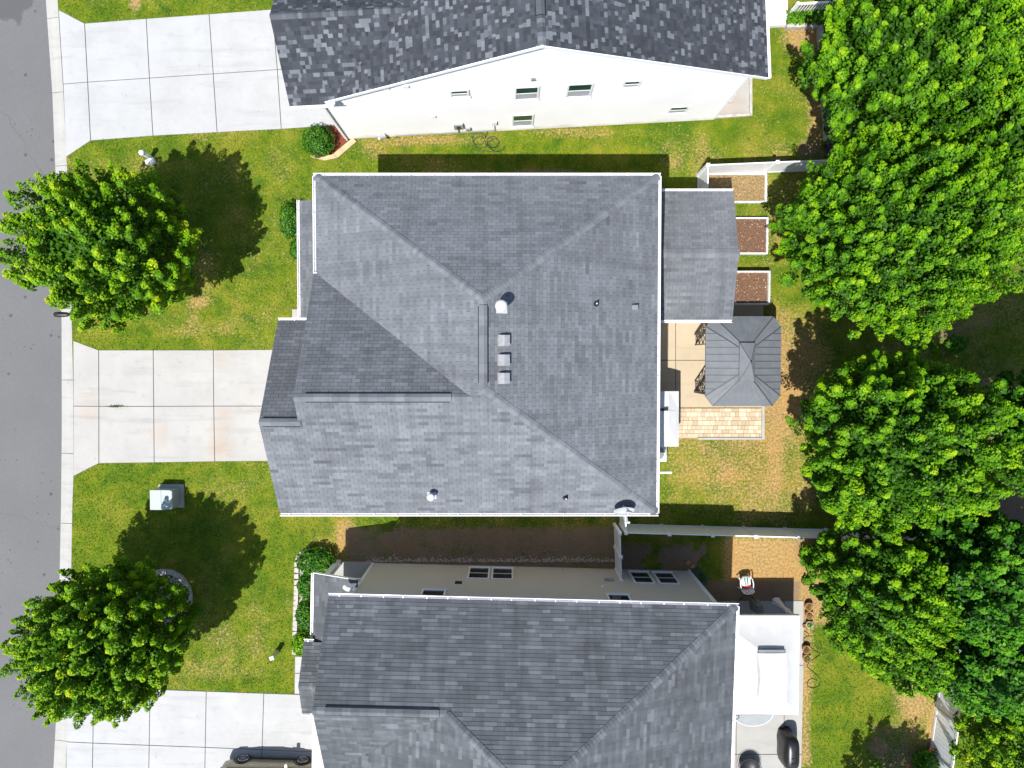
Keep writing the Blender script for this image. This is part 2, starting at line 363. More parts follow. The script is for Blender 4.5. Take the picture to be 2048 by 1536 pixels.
crb = MB(); nn = len(ys)
bx = [(float(curb_l(y)) + .02, float(y), -.09) for y in ys] + [(float(curb_r(y)) + .03, float(y), -.09) for y in ys]
crb.add(bx, [(i, nn + i, nn + i + 1, i + 1) for i in range(nn - 1)])
curb = struct(tag(build('curb', crb, 'joint'), 'pale concrete rolled curb along the street', 'curb'))
cy = [-700, -540, -400, -255, -110, 35, 184, 331, 476, 617, 760, 907, 1047, 1193, 1338, 1482, 1627, 1770]
for a, b in zip(cy[:-1], cy[1:]):
    ya, yb = G(120, a).y - .012, G(120, b).y + .012
    m = MB(); rings = []
    for y in np.linspace(ya, yb, 5):
        l, r = float(curb_l(y)), float(curb_r(y)); w = r - l
        rings.append([(l + w * t, y, z) for t, z in ((0, -.13), (0, -.078), (.3, -.07), (.55, -.03), (.75, .006), (1, .012), (1, -.13))])
    build('curb_section', m.loft(rings), 'curb', curb)

# ---- lawn with bare and worn patches
def ell(x, y, c, rx, ry, k=1.0):
    return k * np.clip(1.35 - np.sqrt(((x - c[0]) / rx) ** 2 + ((y - c[1]) / ry) ** 2), 0, 1)
def boxm(x, y, a, b, soft=.4):
    x0, x1 = sorted((a[0], b[0])); y0, y1 = sorted((a[1], b[1]))
    d = np.minimum(np.minimum(x - x0, x1 - x), np.minimum(y - y0, y1 - y))
    return np.clip(.5 + d / soft, 0, 1)
def dirt_of(x, y):
    d = .27 + .68 * (fbm(x, y, .35, 4) - .5) + .5 * (fbm(x, y, 1.4, 3, 5) - .5)
    d = d + .34 * boxm(x, y, G(1317, 640), G(1640, 1020), 2.2)                      # dry rear lawn
    d = d + .1 * boxm(x, y, G(1500, 340), G(1640, 880), 2.5)
    d = np.maximum(d, 1.0 * boxm(x, y, G(1445, 1072), G(1660, 1250), .6))             # straw earth by the chair
    d = np.maximum(d, .8 * boxm(x, y, G(1590, 1200), G(1625, 1536), .5))
    for p, rx, ry, k in [((860, 282), 4.5, .5, .62), ((1200, 262), 5, .45, .6), ((750, 295), 1.2, .8, .6), ((1610, 75), 1.3, 1.2, .9), ((1632, 200), .5, 2.2, .8), ((1630, 265), .5, 1, .8),
                     ((400, 605), .9, .5, .7), ((470, 640), 2.5, .7, .35), ((560, 330), 1.3, 1.6, .4), ((450, 590), 3, 1.5, .3), ((540, 470), 1.2, 3, .35), ((480, 960), 2, .8, .4), ((690, 1075), .7, 1.4, .85), ((650, 1085), 1.2, .5, .5),
                     ((430, 1340), 3.5, 1, .45), ((270, 10), .4, .6, .9), ((1500, 930), 1.6, 1.2, .55), ((1610, 990), .7, 1.1, .75), ((1600, 810), .8, .5, .7), ((1830, 1390), 1.3, 2.0, .95), ((1870, 1450), .6, 2, .9), ((1900, 800), 2, .5, .7),
                     ((1500, 370), 1.5, .8, .7), ((1560, 420), .7, 3, .5), ((1750, 640), 1.4, .8, .5), ((420, 985), 2, .6, .4), ((1290, 660), 1, 1, .2)]:
        d = np.maximum(d, k * ell(x, y, G(*p), rx, ry) + .25 * (fbm(x, y, 1.1, 3, 9) - .5))
    for p, rx, ry in [((200, 290), 1.5, .6), ((400, 300), 2.4, .5), ((230, 690), 2, .5), ((380, 690), 2.5, .4), ((240, 945), 2.2, .6), ((470, 940), .7, .6), ((420, 630), .4, .5), ((200, 1050), 1.2, 2), ((560, 1130), 1.2, 2), ((530, 1370), 3, .4), ((1290, 240), 3, .8), ((1000, 300), 5, .3), ((1700, 1440), 2.2, 1.5), ((570, 1060), 1, .8), ((1020, 420), 8, 1.2), ((300, 25), 4, .3), ((330, 1060), 2.4, 2)]:
        d = d - .3 * ell(x, y, G(*p), rx, ry)
    return np.clip(d, 0, 1)
def soil_of(x, y):
    s = .8 * boxm(x, y, G(690, 1052), G(1245, 1150), .6)
    s = np.maximum(s, .9 * boxm(x, y, G(1230, 1085), G(1465, 1150), .6) * (fbm(x, y, .7, 3, 3) > .36))
    s = np.maximum(s, .75 * boxm(x, y, G(1395, 1160), G(1600, 1215), .3))
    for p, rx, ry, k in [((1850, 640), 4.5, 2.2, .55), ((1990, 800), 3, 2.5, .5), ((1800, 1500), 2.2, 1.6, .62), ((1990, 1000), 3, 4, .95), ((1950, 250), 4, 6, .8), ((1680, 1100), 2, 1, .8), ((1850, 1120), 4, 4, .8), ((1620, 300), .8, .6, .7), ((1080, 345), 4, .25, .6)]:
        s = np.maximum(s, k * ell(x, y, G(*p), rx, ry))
    return np.clip(s + .2 * (fbm(x, y, .9, 3, 2) - .5), 0, 1)
gy = np.concatenate([[-300, -120, -60, -30], np.arange(-24, 22.01, .2), [30, 60, 120, 300]])
gt = np.concatenate([np.linspace(0, 1, 250), [1.2, 1.6, 3, 8]])
XX, YY = [], []
for y in gy:
    x0 = float(curb_r(y)) - .01; XX.append(x0 + gt * (27 - x0)); YY.append(np.full(len(gt), y))
XX, YY = np.array(XX), np.array(YY); r_, c_ = XX.shape
me = bpy.data.meshes.new('lawn')
co = np.stack([XX, YY, np.full_like(XX, LAWN_Z)], -1).reshape(-1, 3)
idx = np.arange(r_ * c_).reshape(r_, c_)
F4 = np.stack([idx[:-1, :-1], idx[:-1, 1:], idx[1:, 1:], idx[1:, :-1]], -1).reshape(-1, 4)
def np_mesh(me, co, faces):
    k = faces.shape[1]; nf = len(faces)
    me.vertices.add(len(co)); me.vertices.foreach_set('co', co.astype(np.float32).ravel())
    me.loops.add(nf * k); me.loops.foreach_set('vertex_index', faces.astype(np.int32).ravel())
    me.polygons.add(nf); me.polygons.foreach_set('loop_start', np.arange(0, nf * k, k, dtype=np.int32))
    me.update(calc_edges=True)
def np_attr(me, name, v):
    a = me.attributes.new(name, 'FLOAT', 'POINT'); a.data.foreach_set('value', np.asarray(v, np.float32).ravel())
np_mesh(me, co, F4)
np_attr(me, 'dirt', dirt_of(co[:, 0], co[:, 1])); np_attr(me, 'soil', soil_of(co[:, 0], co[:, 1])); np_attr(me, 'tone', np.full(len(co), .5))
me.materials.append(MAT['lawn'])
struct(tag(link(bpy.data.objects.new('lawn', me)), 'mown lawns with dry and bare patches round the houses', 'lawn'))

# ---- concrete driveways made of slabs
NOGRASS = []           # ground polygons that grow no grass blades
def slabs(owner, quads, z=.03, mat='concrete', gap=.014, name='concrete_slab'):
    for q in quads:
        pts = [Vector((*p, 0)) for p in q]; c = sum(pts, Vector()) / len(pts)
        m = MB(); lo = []
        for i, p in enumerate(pts):
            e0 = (pts[i - 1] - p).normalized(); e1 = (pts[(i + 1) % len(pts)] - p).normalized()
            b = (e0 + e1); lo.append(p + (b.normalized() * gap * 1.4 if b.length > 1e-3 else Vector()))
        t = [p + (c - p).normalized() * .008 for p in lo]
        m.hexa([(p.x, p.y, .004) for p in lo], [(p.x, p.y, z - .006) for p in lo])
        m.v, m.f, m.t = [], [], []
        n = len(lo)
        vs = [(p.x, p.y, .004) for p in lo] + [(p.x, p.y, z - .008) for p in lo] + [(p.x, p.y, z) for p in t]
        fs = [tuple(range(2 * n, 3 * n))] + [(i, (i + 1) % n, n + (i + 1) % n, n + i) for i in range(n)] + [(n + i, n + (i + 1) % n, 2 * n + (i + 1) % n, 2 * n + i) for i in range(n)]
        m.add(vs, fs); m.tone = R.random()
        build(name, m, mat, owner)
def ccw(q):
    a = sum(q[i][0] * q[(i + 1) % len(q)][1] - q[(i + 1) % len(q)][0] * q[i][1] for i in range(len(q)))
    return q if a > 0 else q[::-1]
def driveway(rows, label, cols_n, mat='concrete', extra=()):
    "rows: polylines of px points across the drive, top, middle, bottom, same number of points"
    gp = [[G(*p) for p in r] for r in rows]
    outline = ccw([tuple(p) for p in gp[0]] + [tuple(p) for p in gp[-1][::-1]])
    base = MB().prism(outline, -.05, .012) if False else MB()
    n = len(outline); base.add([(p[0], p[1], .004) for p in outline], [tuple(range(n))])
    o = struct(tag(build('driveway', base, 'joint'), label, 'driveway'))
    quads = []
    for a, b in zip(gp[:-1], gp[1:]):
        for i in range(len(a) - 1): quads.append(ccw([tuple(a[i]), tuple(a[i + 1]), tuple(b[i + 1]), tuple(b[i])]))
    slabs(o, quads, mat=mat); NOGRASS.append(outline)
    return o
driveway([[(147, 681), (198, 700), (307, 700), (427, 700), (547, 699), (660, 699)], [(147.5, 812), (198.5, 812.5), (308, 812.5), (428, 812), (548, 812), (660, 812)], [(147.5, 952), (198.5, 926.5), (309, 925), (430, 923), (549, 922), (660, 921)]],
         'pale concrete driveway of the middle house, slabs with rusty stains', 5)
driveway([[(118, 20), (170, 47), (293, 37.6), (418.7, 28.5), (545, 19), (690, 9)], [(127, 168.5), (176, 164.5), (299.5, 156.5), (427, 148), (555, 139.5), (690, 130)], [(133, 314), (182, 281.5), (306.6, 272), (434.8, 265), (563, 258.5), (668, 251.5)]],
         'white concrete driveway of the north house beside the street', 5, 'concrete_white')
driveway([[(137, 1345), (188, 1374), (300.5, 1378), (413, 1382), (528, 1386), (668, 1391)], [(134, 1483), (186.5, 1485.5), (299, 1490), (411, 1494), (524.5, 1499), (668, 1505)], [(131, 1640), (184, 1620), (297, 1616), (409, 1616), (521, 1616), (668, 1616)]],
         'pale concrete driveway of the south house with a parked car', 5, 'concrete_white')
def pad(name, rows, label, cat, mat, z=.03):
    gp = [[G(*p) for p in r] for r in rows]
    outline = ccw([tuple(p) for p in gp[0]] + [tuple(p) for p in gp[-1][::-1]])
    n = len(outline); o = struct(tag(build(name, MB().add([(p[0], p[1], .004) for p in outline], [tuple(range(n))]), 'joint'), label, cat))
    quads = [ccw([tuple(a[i]), tuple(a[i + 1]), tuple(b[i + 1]), tuple(b[i])]) for a, b in zip(gp[:-1], gp[1:]) for i in range(len(a) - 1)]
    slabs(o, quads, z, mat); NOGRASS.append(outline); return o
pad('front_walk', [[(584, 618), (660, 618)], [(584, 660), (660, 660)], [(584, 699), (660, 699)]], 'short concrete walk in front of the middle house porch', 'path', 'concrete')
pad('front_walk', [[(590, 1312), (640, 1312)], [(589.5, 1346), (640, 1346)], [(589, 1387.5), (640, 1389)]], 'narrow concrete walk beside the south house front bed', 'path', 'concrete_white')
pat = pad('patio', [[(1250, 600), (1351, 600), (1450, 600), (1527, 600)], [(1250, 720.5), (1351, 720.5), (1450, 720.5), (1527, 720.5)], [(1250, 815), (1351, 815), (1450, 815), (1527, 815)]],
          'tan concrete patio behind the middle house under the gazebo', 'patio', 'patio')
pad('patio', [[(1380, 1203), (1472, 1201), (1568, 1201), (1607, 1201)], [(1380, 1330), (1472, 1330), (1568, 1330), (1607, 1330)], [(1380, 1508), (1472, 1508), (1568, 1508), (1603, 1508)], [(1380, 1640), (1472, 1640), (1568, 1640), (1601, 1640)]],
    'pale concrete patio behind the south house under the white canopy', 'patio', 'grey_conc')
pad('gravel_bed', [[(1400, 130), (1500, 130)], [(1400, 236), (1500, 231)]], 'pale gravel pad beside the north house rear corner', 'gravel bed', 'concrete', .02)
pad('deck', [[(1500, -90), (1572, -90)], [(1500, -18), (1572, -21)], [(1500, 58), (1572, 55)]], 'white deck at the north house rear door', 'deck', 'vinyl', .25)
# pavers, a buff block field beside the patio
pv = struct(tag(build('paver_field', MB().add([(*G(1300, 816), .006), (*G(1527, 816), .006), (*G(1527, 876), .006), (*G(1300, 876), .006)], [(3, 2, 1, 0)]), 'patio'), 'buff block paving at the south end of the patio', 'paving'))
A, B = G(1300, 816), G(1522, 874); pw = .3; NOGRASS.append(ccw([tuple(G(1300, 640)), tuple(G(1529, 640)), tuple(G(1529, 878)), tuple(G(1300, 878))]))
pms = {}
y = A.y - .01; row = 0
while y > B.y + .05:
    h = min([.17, .23, .17, .23, .2][row % 5], y - B.y); x = A.x + R.random() * .2
    while x < B.x - .05:
        w = min(R.choice([.17, .23, .23, .34]), B.x - x)
        if w > .08:
            key = (round(w, 2), round(h, 2), R.randrange(6))
            if key not in pms:
                m = MB(); m.tone = key[2] / 5; pm = m.cbox((0, 0, .02), (w - .009, h - .009, .05), ch=.08).mesh('paver'); mm = MAT['paver']; pm.materials.append(mm); pms[key] = pm
            place('paver', pms[key], Matrix.Translation((x + w / 2, y - h / 2, R.uniform(-.003, .003))), pv)
        x += w
    y -= h; row += 1
m = MB(); e = [G(1523, 812), G(1528, 812), G(1528, 879), G(1523, 879)]
m.prism(ccw([tuple(p) for p in e]), .0, .075); build('edging_strip', m, 'curb', pv)
m = MB(); e = [G(1395, 875), G(1522.5, 875), G(1522.5, 879), G(1395, 879)]
m.prism(ccw([tuple(p) for p in e]), .0, .07); build('edging_strip', m, 'curb', pv)
# ------------------------------------------------------------------ roofs
def _paver():
    m, nt, b = nodes_of('buff_paver_blocks')
    c = ramp(nt, attr(nt, 'tone'), [(0, (.4, .31, .2)), (.4, (.5, .4, .27)), (.7, (.56, .48, .35)), (1, (.46, .35, .23))])
    c = mixc(nt, mrange(nt, noise(nt, 16, 4), .5, .8, 0, .3), c, (.22, .15, .09))
    nt.links.new(c, b.inputs['Base Color']); b.inputs['Roughness'].default_value = .85; return m
MAT['paver'].user_remap(_paver())
def clip(poly, a, b, keep):        # 2-D half-plane clip: keep where a*x + b*y <= keep
    out = []
    for i, p in enumerate(poly):
        q = poly[(i + 1) % len(poly)]; dp = a * p[0] + b * p[1] - keep; dq = a * q[0] + b * q[1] - keep
        if dp <= 1e-9: out.append(p)
        if (dp < -1e-9 and dq > 1e-9) or (dp > 1e-9 and dq < -1e-9):
            t = dp / (dp - dq); out.append((p[0] + (q[0] - p[0]) * t, p[1] + (q[1] - p[1]) * t))
    return out
def clip_convex(poly, cv):
    for i, p in enumerate(cv):
        q = cv[(i + 1) % len(cv)]; a, b = q[1] - p[1], p[0] - q[0]
        poly = clip(poly, a, b, a * p[0] + b * p[1])
        if len(poly) < 3: return []
    return poly
def area2(p): return .5 * abs(sum(p[i][0] * p[(i + 1) % len(p)][1] - p[(i + 1) % len(p)][0] * p[i][1] for i in range(len(p))))
class Roof:
    def __init__(s, T, mat, style): s.T = T; s.mat = mat; s.style = style; s.full = []; s.rest = MB(); s.deck = MB(); s.cache = {}; s.normals = {}
    def tone(s, key, j, i):
        r = random.Random(HH(key, j, i // (2 if s.style == 'tab' else 1)) & 0xffffff); r2 = random.Random(HH(key, j, i, 5) & 0xffffff)
        if s.style == 'tab': t = .5 + r.gauss(0, .2 if key == 'S' else .13) + r2.gauss(0, .08)
        elif s.style == 'lam': t = r.choice([.1, .2, .3, .3, .4, .45, .5, .55, .6, .85, .95]) + r2.gauss(0, .05)
        else: t = r.choice([.2, .3, .35, .4, .45, .5, .55, .6, .62, .8]) + r2.gauss(0, .06)
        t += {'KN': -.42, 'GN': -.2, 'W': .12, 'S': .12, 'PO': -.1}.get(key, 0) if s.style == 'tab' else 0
        return round(min(1, max(0, t)) * 11) / 11
    def plane(s, key, pts, eave_a, eave_b, group=None):
        "one convex piece of a slope; eave_a -> eave_b runs with the eave, uphill on its left"
        T3 = s.T; pts = [T3 @ Vector(p) for p in pts]; a = T3 @ Vector(eave_a); b = T3 @ Vector(eave_b)
        u = (b - a).normalized()
        nrm = Vector()
        for i in range(len(pts)): nrm += pts[i].cross(pts[(i + 1) % len(pts)])
        nrm.normalize(); nrm = nrm if nrm.z > 0 else -nrm
        v = nrm.cross(u).normalized(); nrm = u.cross(v)
        s.normals[key] = nrm
        poly = ccw([((p - a).dot(u), (p - a).dot(v)) for p in pts])
        w3 = lambda p, h: a + u * p[0] + v * p[1] + nrm * h
        n = len(poly)
        s.deck.hexa([w3(p, -.09) for p in poly], [w3(p, -.004) for p in poly])
        ex = .145; tw = {'tab': .31, 'lam': .3, 'long': .46}[s.style]
        vmin = min(p[1] for p in poly); vmax = max(p[1] for p in poly); umin = min(p[0] for p in poly); umax = max(p[0] for p in poly)
        for j in range(math.floor(vmin / ex), math.ceil(vmax / ex)):
            v0, v1 = j * ex, (j + 1) * ex
            rr = random.Random(HH(group or key, j) & 0xffff)
            uu = -40 + (rr.random() * tw if s.style != 'tab' else (j % 2) * tw / 2 + rr.gauss(0, .012)); i = 0
            while uu < umax:
                wd = tw if s.style == 'tab' else rr.choice([.11, .15, .19, .25] if s.style == 'lam' else [.3, .46, .46, .62])
                if uu + wd > umin:
                    gp = .0045 if s.style == 'tab' else .001
                    rect = [(uu + gp, v0 + .002), (uu + wd - gp, v0 + .002), (uu + wd - gp, v1), (uu + gp, v1)]
                    c = clip_convex(rect, poly)
                    if len(c) >= 3 and area2(c) > 2e-4:
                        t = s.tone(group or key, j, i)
                        th = .011 + (.004 * (rr.random()) if s.style != 'tab' else 0)
                        if area2(c) > area2(rect) * .999:
                            M4 = Matrix((( u.x, v.x, nrm.x, 0), (u.y, v.y, nrm.y, 0), (u.z, v.z, nrm.z, 0), (0, 0, 0, 1)))
                            o_ = w3((uu, v0), 0); M4.translation = o_
                            d = o_ - cam.location; ar = wd * ex * abs(nrm.dot(d)) / d.length ** 3
                            sx, sy = 1024 + FPX * d.x / -d.z, 722 - FPX * d.y / -d.z
                            if not (10 < sx < 2030 and 10 < sy < 1520): ar = 0
                            s.full.append((ar, M4, wd, t))
                        else: s.piece(s.rest, c, v0, ex, th, w3, t)
                uu += wd; i += 1
    def piece(s, mb, c, v0, ex, th, w3, t):
        mb.tone = t; n = len(c)
        top = [w3(p, .002 + th * (1 - (p[1] - v0) / ex)) for p in c]; bot = [w3(p, -.003) for p in c]
        mb.add(top + bot, [tuple(range(n))] + [(n + i, n + (i + 1) % n, (i + 1) % n, i) for i in range(n)])
    def finish(s, roof, limit=300):
        s.full.sort(key=lambda q: -q[0]); ex = .145
        for k, (ar, M4, wd, t) in enumerate(s.full):
            gp = .0045 if s.style == 'tab' else .001
            c = [(gp, .002), (wd - gp, .002), (wd - gp, ex), (gp, ex)]
            if k < limit and ar > 0:
                key = (wd, t)
                if key not in s.cache:
                    m = MB(); s.piece(m, c, 0, ex, .0125, lambda p, h: Vector((p[0], p[1], h)), t)
                    me = m.mesh('shingle'); me.materials.append(MAT[s.mat]); s.cache[key] = me
                place('shingle', s.cache[key], M4, roof)
            else: s.piece(s.rest, c, 0, ex, .0125, lambda p, h: M4 @ Vector((p[0], p[1], h)), t)
        o = build('shingles', s.rest, s.mat, roof); stuff(o)
    def caps(s, roof, a, b, ka, kb, lift=.02, half=.155, step=.145, name='ridge_cap', wide=1.0):
        a, b = s.T @ Vector(a), s.T @ Vector(b); d = (b - a).normalized(); L = (b - a).length
        ws = []
        for k in (ka, kb):
            nn = s.normals[k]; w = nn.cross(d).normalized(); ws.append(w if w.z < 0 or abs(w.z) < 1e-6 else -w)
        up = (s.normals[ka] + s.normals[kb]).normalized(); h = half * wide
        nst = int(L / step); step = L / nst
        X = d; Z = up; Y = Z.cross(X)
        Mr = Matrix(((X.x, Y.x, Z.x), (X.y, Y.y, Z.y), (X.z, Y.z, Z.z))); Mi = Mr.transposed()
        wl = [Mi @ w for w in ws]
        if wl[0].y > 0: wl = wl[::-1]                                                  # right wing first
        var = []
        for t in range(8):
            m = MB(); m.tone = .45 + .5 * t / 7
            def sec(x, hh): return [Vector((x, 0, -.02)) + wl[0] * h, Vector((x, 0, hh)) + wl[0] * h, Vector((x, 0, hh + .012)) + wl[0] * .03, Vector((x, 0, hh + .012)) + wl[1] * .03, Vector((x, 0, hh)) + wl[1] * h, Vector((x, 0, -.02)) + wl[1] * h]
            lo, hi = sec(.002, lift + .011), sec(step * 1.15, lift)
            m.add(lo + hi, [(i + 6, i + 7, i + 1, i) for i in range(5)] + [(0, 1, 2, 3, 4, 5), (11, 10, 9, 8, 7, 6)])
            me = m.mesh(name); me.materials.append(MAT[s.mat]); var.append(me)
        for i in range(nst):
            M4 = Mr.to_4x4(); M4.translation = a + d * step * i
            place(name, var[R.randrange(8)], M4, roof)
    def ridge_vent(s, roof, a, b, ka, kb, w=.2):
        a, b = s.T @ Vector(a), s.T @ Vector(b); d = (b - a).normalized(); m = MB()
        wv = []
        for k in (ka, kb):
            nn = s.normals[k]; q = nn.cross(d).normalized(); wv.append((q if q.z < 0 else -q, nn))
        r = []
        for p in (a, b):
            r.append([p + wv[0][0] * w - wv[0][1] * .02, p + wv[0][0] * w + wv[0][1] * .055, p + Vector((0, 0, .075)), p + wv[1][0] * w + wv[1][1] * .055, p + wv[1][0] * w - wv[1][1] * .02])
        m.loft(r); build('ridge_vent', m, 'vent_black', roof)
def gutter(roof, T, a, b, out, spacing=.79, name='gutter', endcap=True):
    "white box gutter hung on the eave a-b; out = outward horizontal direction (local)"
    a, b = Vector(a), Vector(b); d = (b - a).normalized(); out = Vector((*out, 0)).normalized(); L = (b - a).length
    f = lambda p, o, z: p + out * o + Vector((0, 0, z))
    prof = [(-.005, .0), (-.005, -.11), (.075, -.115), (.115, -.06), (.118, .012), (.095, .012), (.1, -.05), (.07, -.1), (.008, -.1), (.008, .0)]
    m = MB(T); m.loft([[f(p, o, z - .02) for o, z in prof] for p in (a, b)])
    g_ = build(name, m, 'gutter', roof)
    h = MB(); h.bar((0, -.002, 0), (0, .118, 0), .028, .014)
    me = h.mesh('gutter_hanger'); me.materials.append(MAT['white'])
    n = max(1, int(L / spacing)); ang = math.atan2(out.y, out.x) - math.pi / 2
    for i in range(n):
        p = a + d * (L * (i + .5) / n + R.uniform(-.05, .05))
        M4 = T @ Matrix.Translation(p + Vector((0, 0, .0))) @ Matrix.Rotation(ang, 4, 'Z')
        place('gutter_hanger', me, M4, g_)
    return g_
def fascia(roof, T, pts, w=.025, h=.17, name='rake_board', mat='white', dz=-.09):
    for a, b in zip(pts[:-1], pts[1:]):
        m = MB(T); m.bar(Vector(a) + Vector((0, 0, dz)), Vector(b) + Vector((0, 0, dz)), w, h); build(name, m, mat, roof)
def siding(wall, T, a, b, outline, mat, out, ex=.2, z0=.12, lap=.046):
    "lapped boards, one object each; outline is a convex polygon in (along, z)"
    a, b = Vector((*a, 0)), Vector((*b, 0)); d = (b - a).normalized(); out = Vector((*out, 0)).normalized()
    zt = max(p[1] for p in outline); z = z0; cv = ccw(outline); L = (b - a).length; zc = 0
    while z < zt - .01:
        c = clip_convex([(-1, z), (L + 1, z), (L + 1, z + ex), (-1, z + ex)], cv)
        if len(c) >= 3 and area2(c) > 1e-3:
            m = MB(T); n = len(c)
            fr = [a + d * p[0] + Vector((0, 0, p[1])) + out * (lap - (lap - .006) * (p[1] - z) / ex) for p in c]
            bk = [a + d * p[0] + Vector((0, 0, p[1])) - out * .01 for p in c]
            m.add(fr + bk, [tuple(range(n)), tuple(range(2 * n - 1, n - 1, -1))] + [(n + i, n + (i + 1) % n, (i + 1) % n, i) for i in range(n)])
            build('siding_board', m, mat, wall)
        z += ex
def window(house, T, a, d, out, s, z0, w, h, dark=False, trim='white'):
    a, d, out = Vector((*a, 0)), Vector((*d, 0)).normalized(), Vector((*out, 0)).normalized()
    def rect(m, s0, s1, q0, q1, o0, o1):
        p = lambda s_, z_, o_: a + d * s_ + out * o_ + Vector((0, 0, z_))
        lo = [p(s0, q0, o0), p(s1, q0, o0), p(s1, q0, o1), p(s0, q0, o1)]; hi = [p(s0, q1, o0), p(s1, q1, o0), p(s1, q1, o1), p(s0, q1, o1)]
        m.hexa(lo, hi)
    f = .075; m = MB(T)
    rect(m, s, s + f, z0, z0 + h, -.01, .095); rect(m, s + w - f, s + w, z0, z0 + h, -.01, .095)
    rect(m, s + f, s + w - f, z0, z0 + f, -.01, .098); rect(m, s + f, s + w - f, z0 + h - f, z0 + h, -.01, .098)
    win = build('window', m, trim, house)
    zm = z0 + h * .5
    m = MB(T); rect(m, s + f, s + w - f, zm - .025, zm + .025, 0, .085); build('sash_rail', m, trim, win)
    m = MB(T); rect(m, s + f, s + w - f, z0 + f, zm - .025, 0, .069); build('pane', m, 'glass_dark' if dark else 'screen', win)
    m = MB(T); rect(m, s + f, s + w - f, zm + .025, z0 + h - f, 0, .075); build('pane', m, 'glass_dark' if dark else 'glass', win)
    m = MB(T); rect(m, s - .03, s + w + .03, z0 - .045, z0 - .003, -.01, .125); build('sill', m, trim, win)
    return win
def downspout(house, T, pts, mat='white'):
    m = MB(T); pts = [Vector(p) for p in pts]
    for p, q in zip(pts[:-1], pts[1:]): m.bar(p, q, .085, .065)
    build('downspout', m, mat, house)
I4 = Matrix.Identity(4)

# ------------------------------------------------------------------ middle house (hip roof with a front gable)
mh = thing('house', (-1.2, .6, 0), 0, 'middle house with grey hip roof, rear lean-to and front gable', 'house', 'houses in a row')
EZ = 5.5; XE, XW, YN, YS = 5.62, -7.55, 7.1, -5.93; PZ = 8.4; PN, PS = 2.13, -.96; PX = -1.0
GR, GRZ = -1.28, 8.2134; GX = -1.43; RX = -7.64; KX = -9.05; KY, KZ = -2.19, 7.682
sS = (PZ - EZ) / (PS - YS)
zS = lambda y: EZ + sS * (y - YS)
GRZ = zS(GR); KZ = zS(KY); VY = GR + (GRZ - EZ) / sS
GX = XW + (PX - XW) * (GRZ - EZ) / (PZ - EZ); KN = KY + (KZ - EZ) / sS
m = MB(); m.box(-7.25, 5.3, -5.6, 6.8, 0, EZ - .12); m.box(-8.7, -7.25, -5.6, 1.3, 0, EZ - .12)
m.add([(-8.7, -5.6, EZ - .12), (-8.7, 1.3, EZ - .12), (-8.7, KY, KZ - .15), (-7.3, -5.6, EZ - .12), (-7.3, 1.3, EZ - .12), (-7.3, KY, KZ - .15)], [(0, 1, 2), (3, 5, 4), (0, 2, 5, 3), (1, 4, 5, 2)])
m.add([(-7.27, YS + .4, EZ - .12), (-7.27, VY - .4, EZ - .12), (-7.27, GR, GRZ - .15), (-5, YS + .4, EZ - .12), (-5, VY - .4, EZ - .12), (-5, GR, GRZ - .15)], [(0, 1, 2), (3, 5, 4), (0, 2, 5, 3), (1, 4, 5, 2)])
mwall = build('wall', m, 'side_main', mh)
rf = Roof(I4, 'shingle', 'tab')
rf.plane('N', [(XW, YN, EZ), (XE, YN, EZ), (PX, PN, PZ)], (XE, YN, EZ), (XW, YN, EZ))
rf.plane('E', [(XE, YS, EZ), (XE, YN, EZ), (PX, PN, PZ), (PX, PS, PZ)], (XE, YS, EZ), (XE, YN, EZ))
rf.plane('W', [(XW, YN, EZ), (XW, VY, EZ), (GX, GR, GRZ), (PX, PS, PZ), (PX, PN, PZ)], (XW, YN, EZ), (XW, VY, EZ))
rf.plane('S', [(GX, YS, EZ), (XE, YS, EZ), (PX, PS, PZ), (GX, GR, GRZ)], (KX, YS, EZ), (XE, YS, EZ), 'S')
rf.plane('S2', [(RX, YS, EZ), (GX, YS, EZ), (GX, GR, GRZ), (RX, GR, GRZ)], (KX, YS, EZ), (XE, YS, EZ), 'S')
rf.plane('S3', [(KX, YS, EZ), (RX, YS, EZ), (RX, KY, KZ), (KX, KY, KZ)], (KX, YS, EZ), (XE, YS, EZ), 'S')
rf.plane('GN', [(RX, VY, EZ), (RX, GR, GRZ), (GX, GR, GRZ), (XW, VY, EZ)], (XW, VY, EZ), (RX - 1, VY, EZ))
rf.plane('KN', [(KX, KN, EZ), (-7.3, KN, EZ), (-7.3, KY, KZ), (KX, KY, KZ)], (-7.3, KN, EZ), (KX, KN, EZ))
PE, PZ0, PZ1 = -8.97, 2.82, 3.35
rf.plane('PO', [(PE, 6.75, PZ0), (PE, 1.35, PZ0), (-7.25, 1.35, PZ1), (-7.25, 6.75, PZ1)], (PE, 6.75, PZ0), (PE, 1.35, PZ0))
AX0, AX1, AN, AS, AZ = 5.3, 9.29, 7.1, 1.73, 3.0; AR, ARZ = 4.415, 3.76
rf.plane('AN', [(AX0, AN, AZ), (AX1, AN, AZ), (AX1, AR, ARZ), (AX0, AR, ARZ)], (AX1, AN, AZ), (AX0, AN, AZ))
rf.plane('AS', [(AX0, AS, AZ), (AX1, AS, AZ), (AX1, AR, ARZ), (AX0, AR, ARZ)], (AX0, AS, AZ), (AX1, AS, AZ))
roof = build('roof', rf.deck, 'deck', mh)
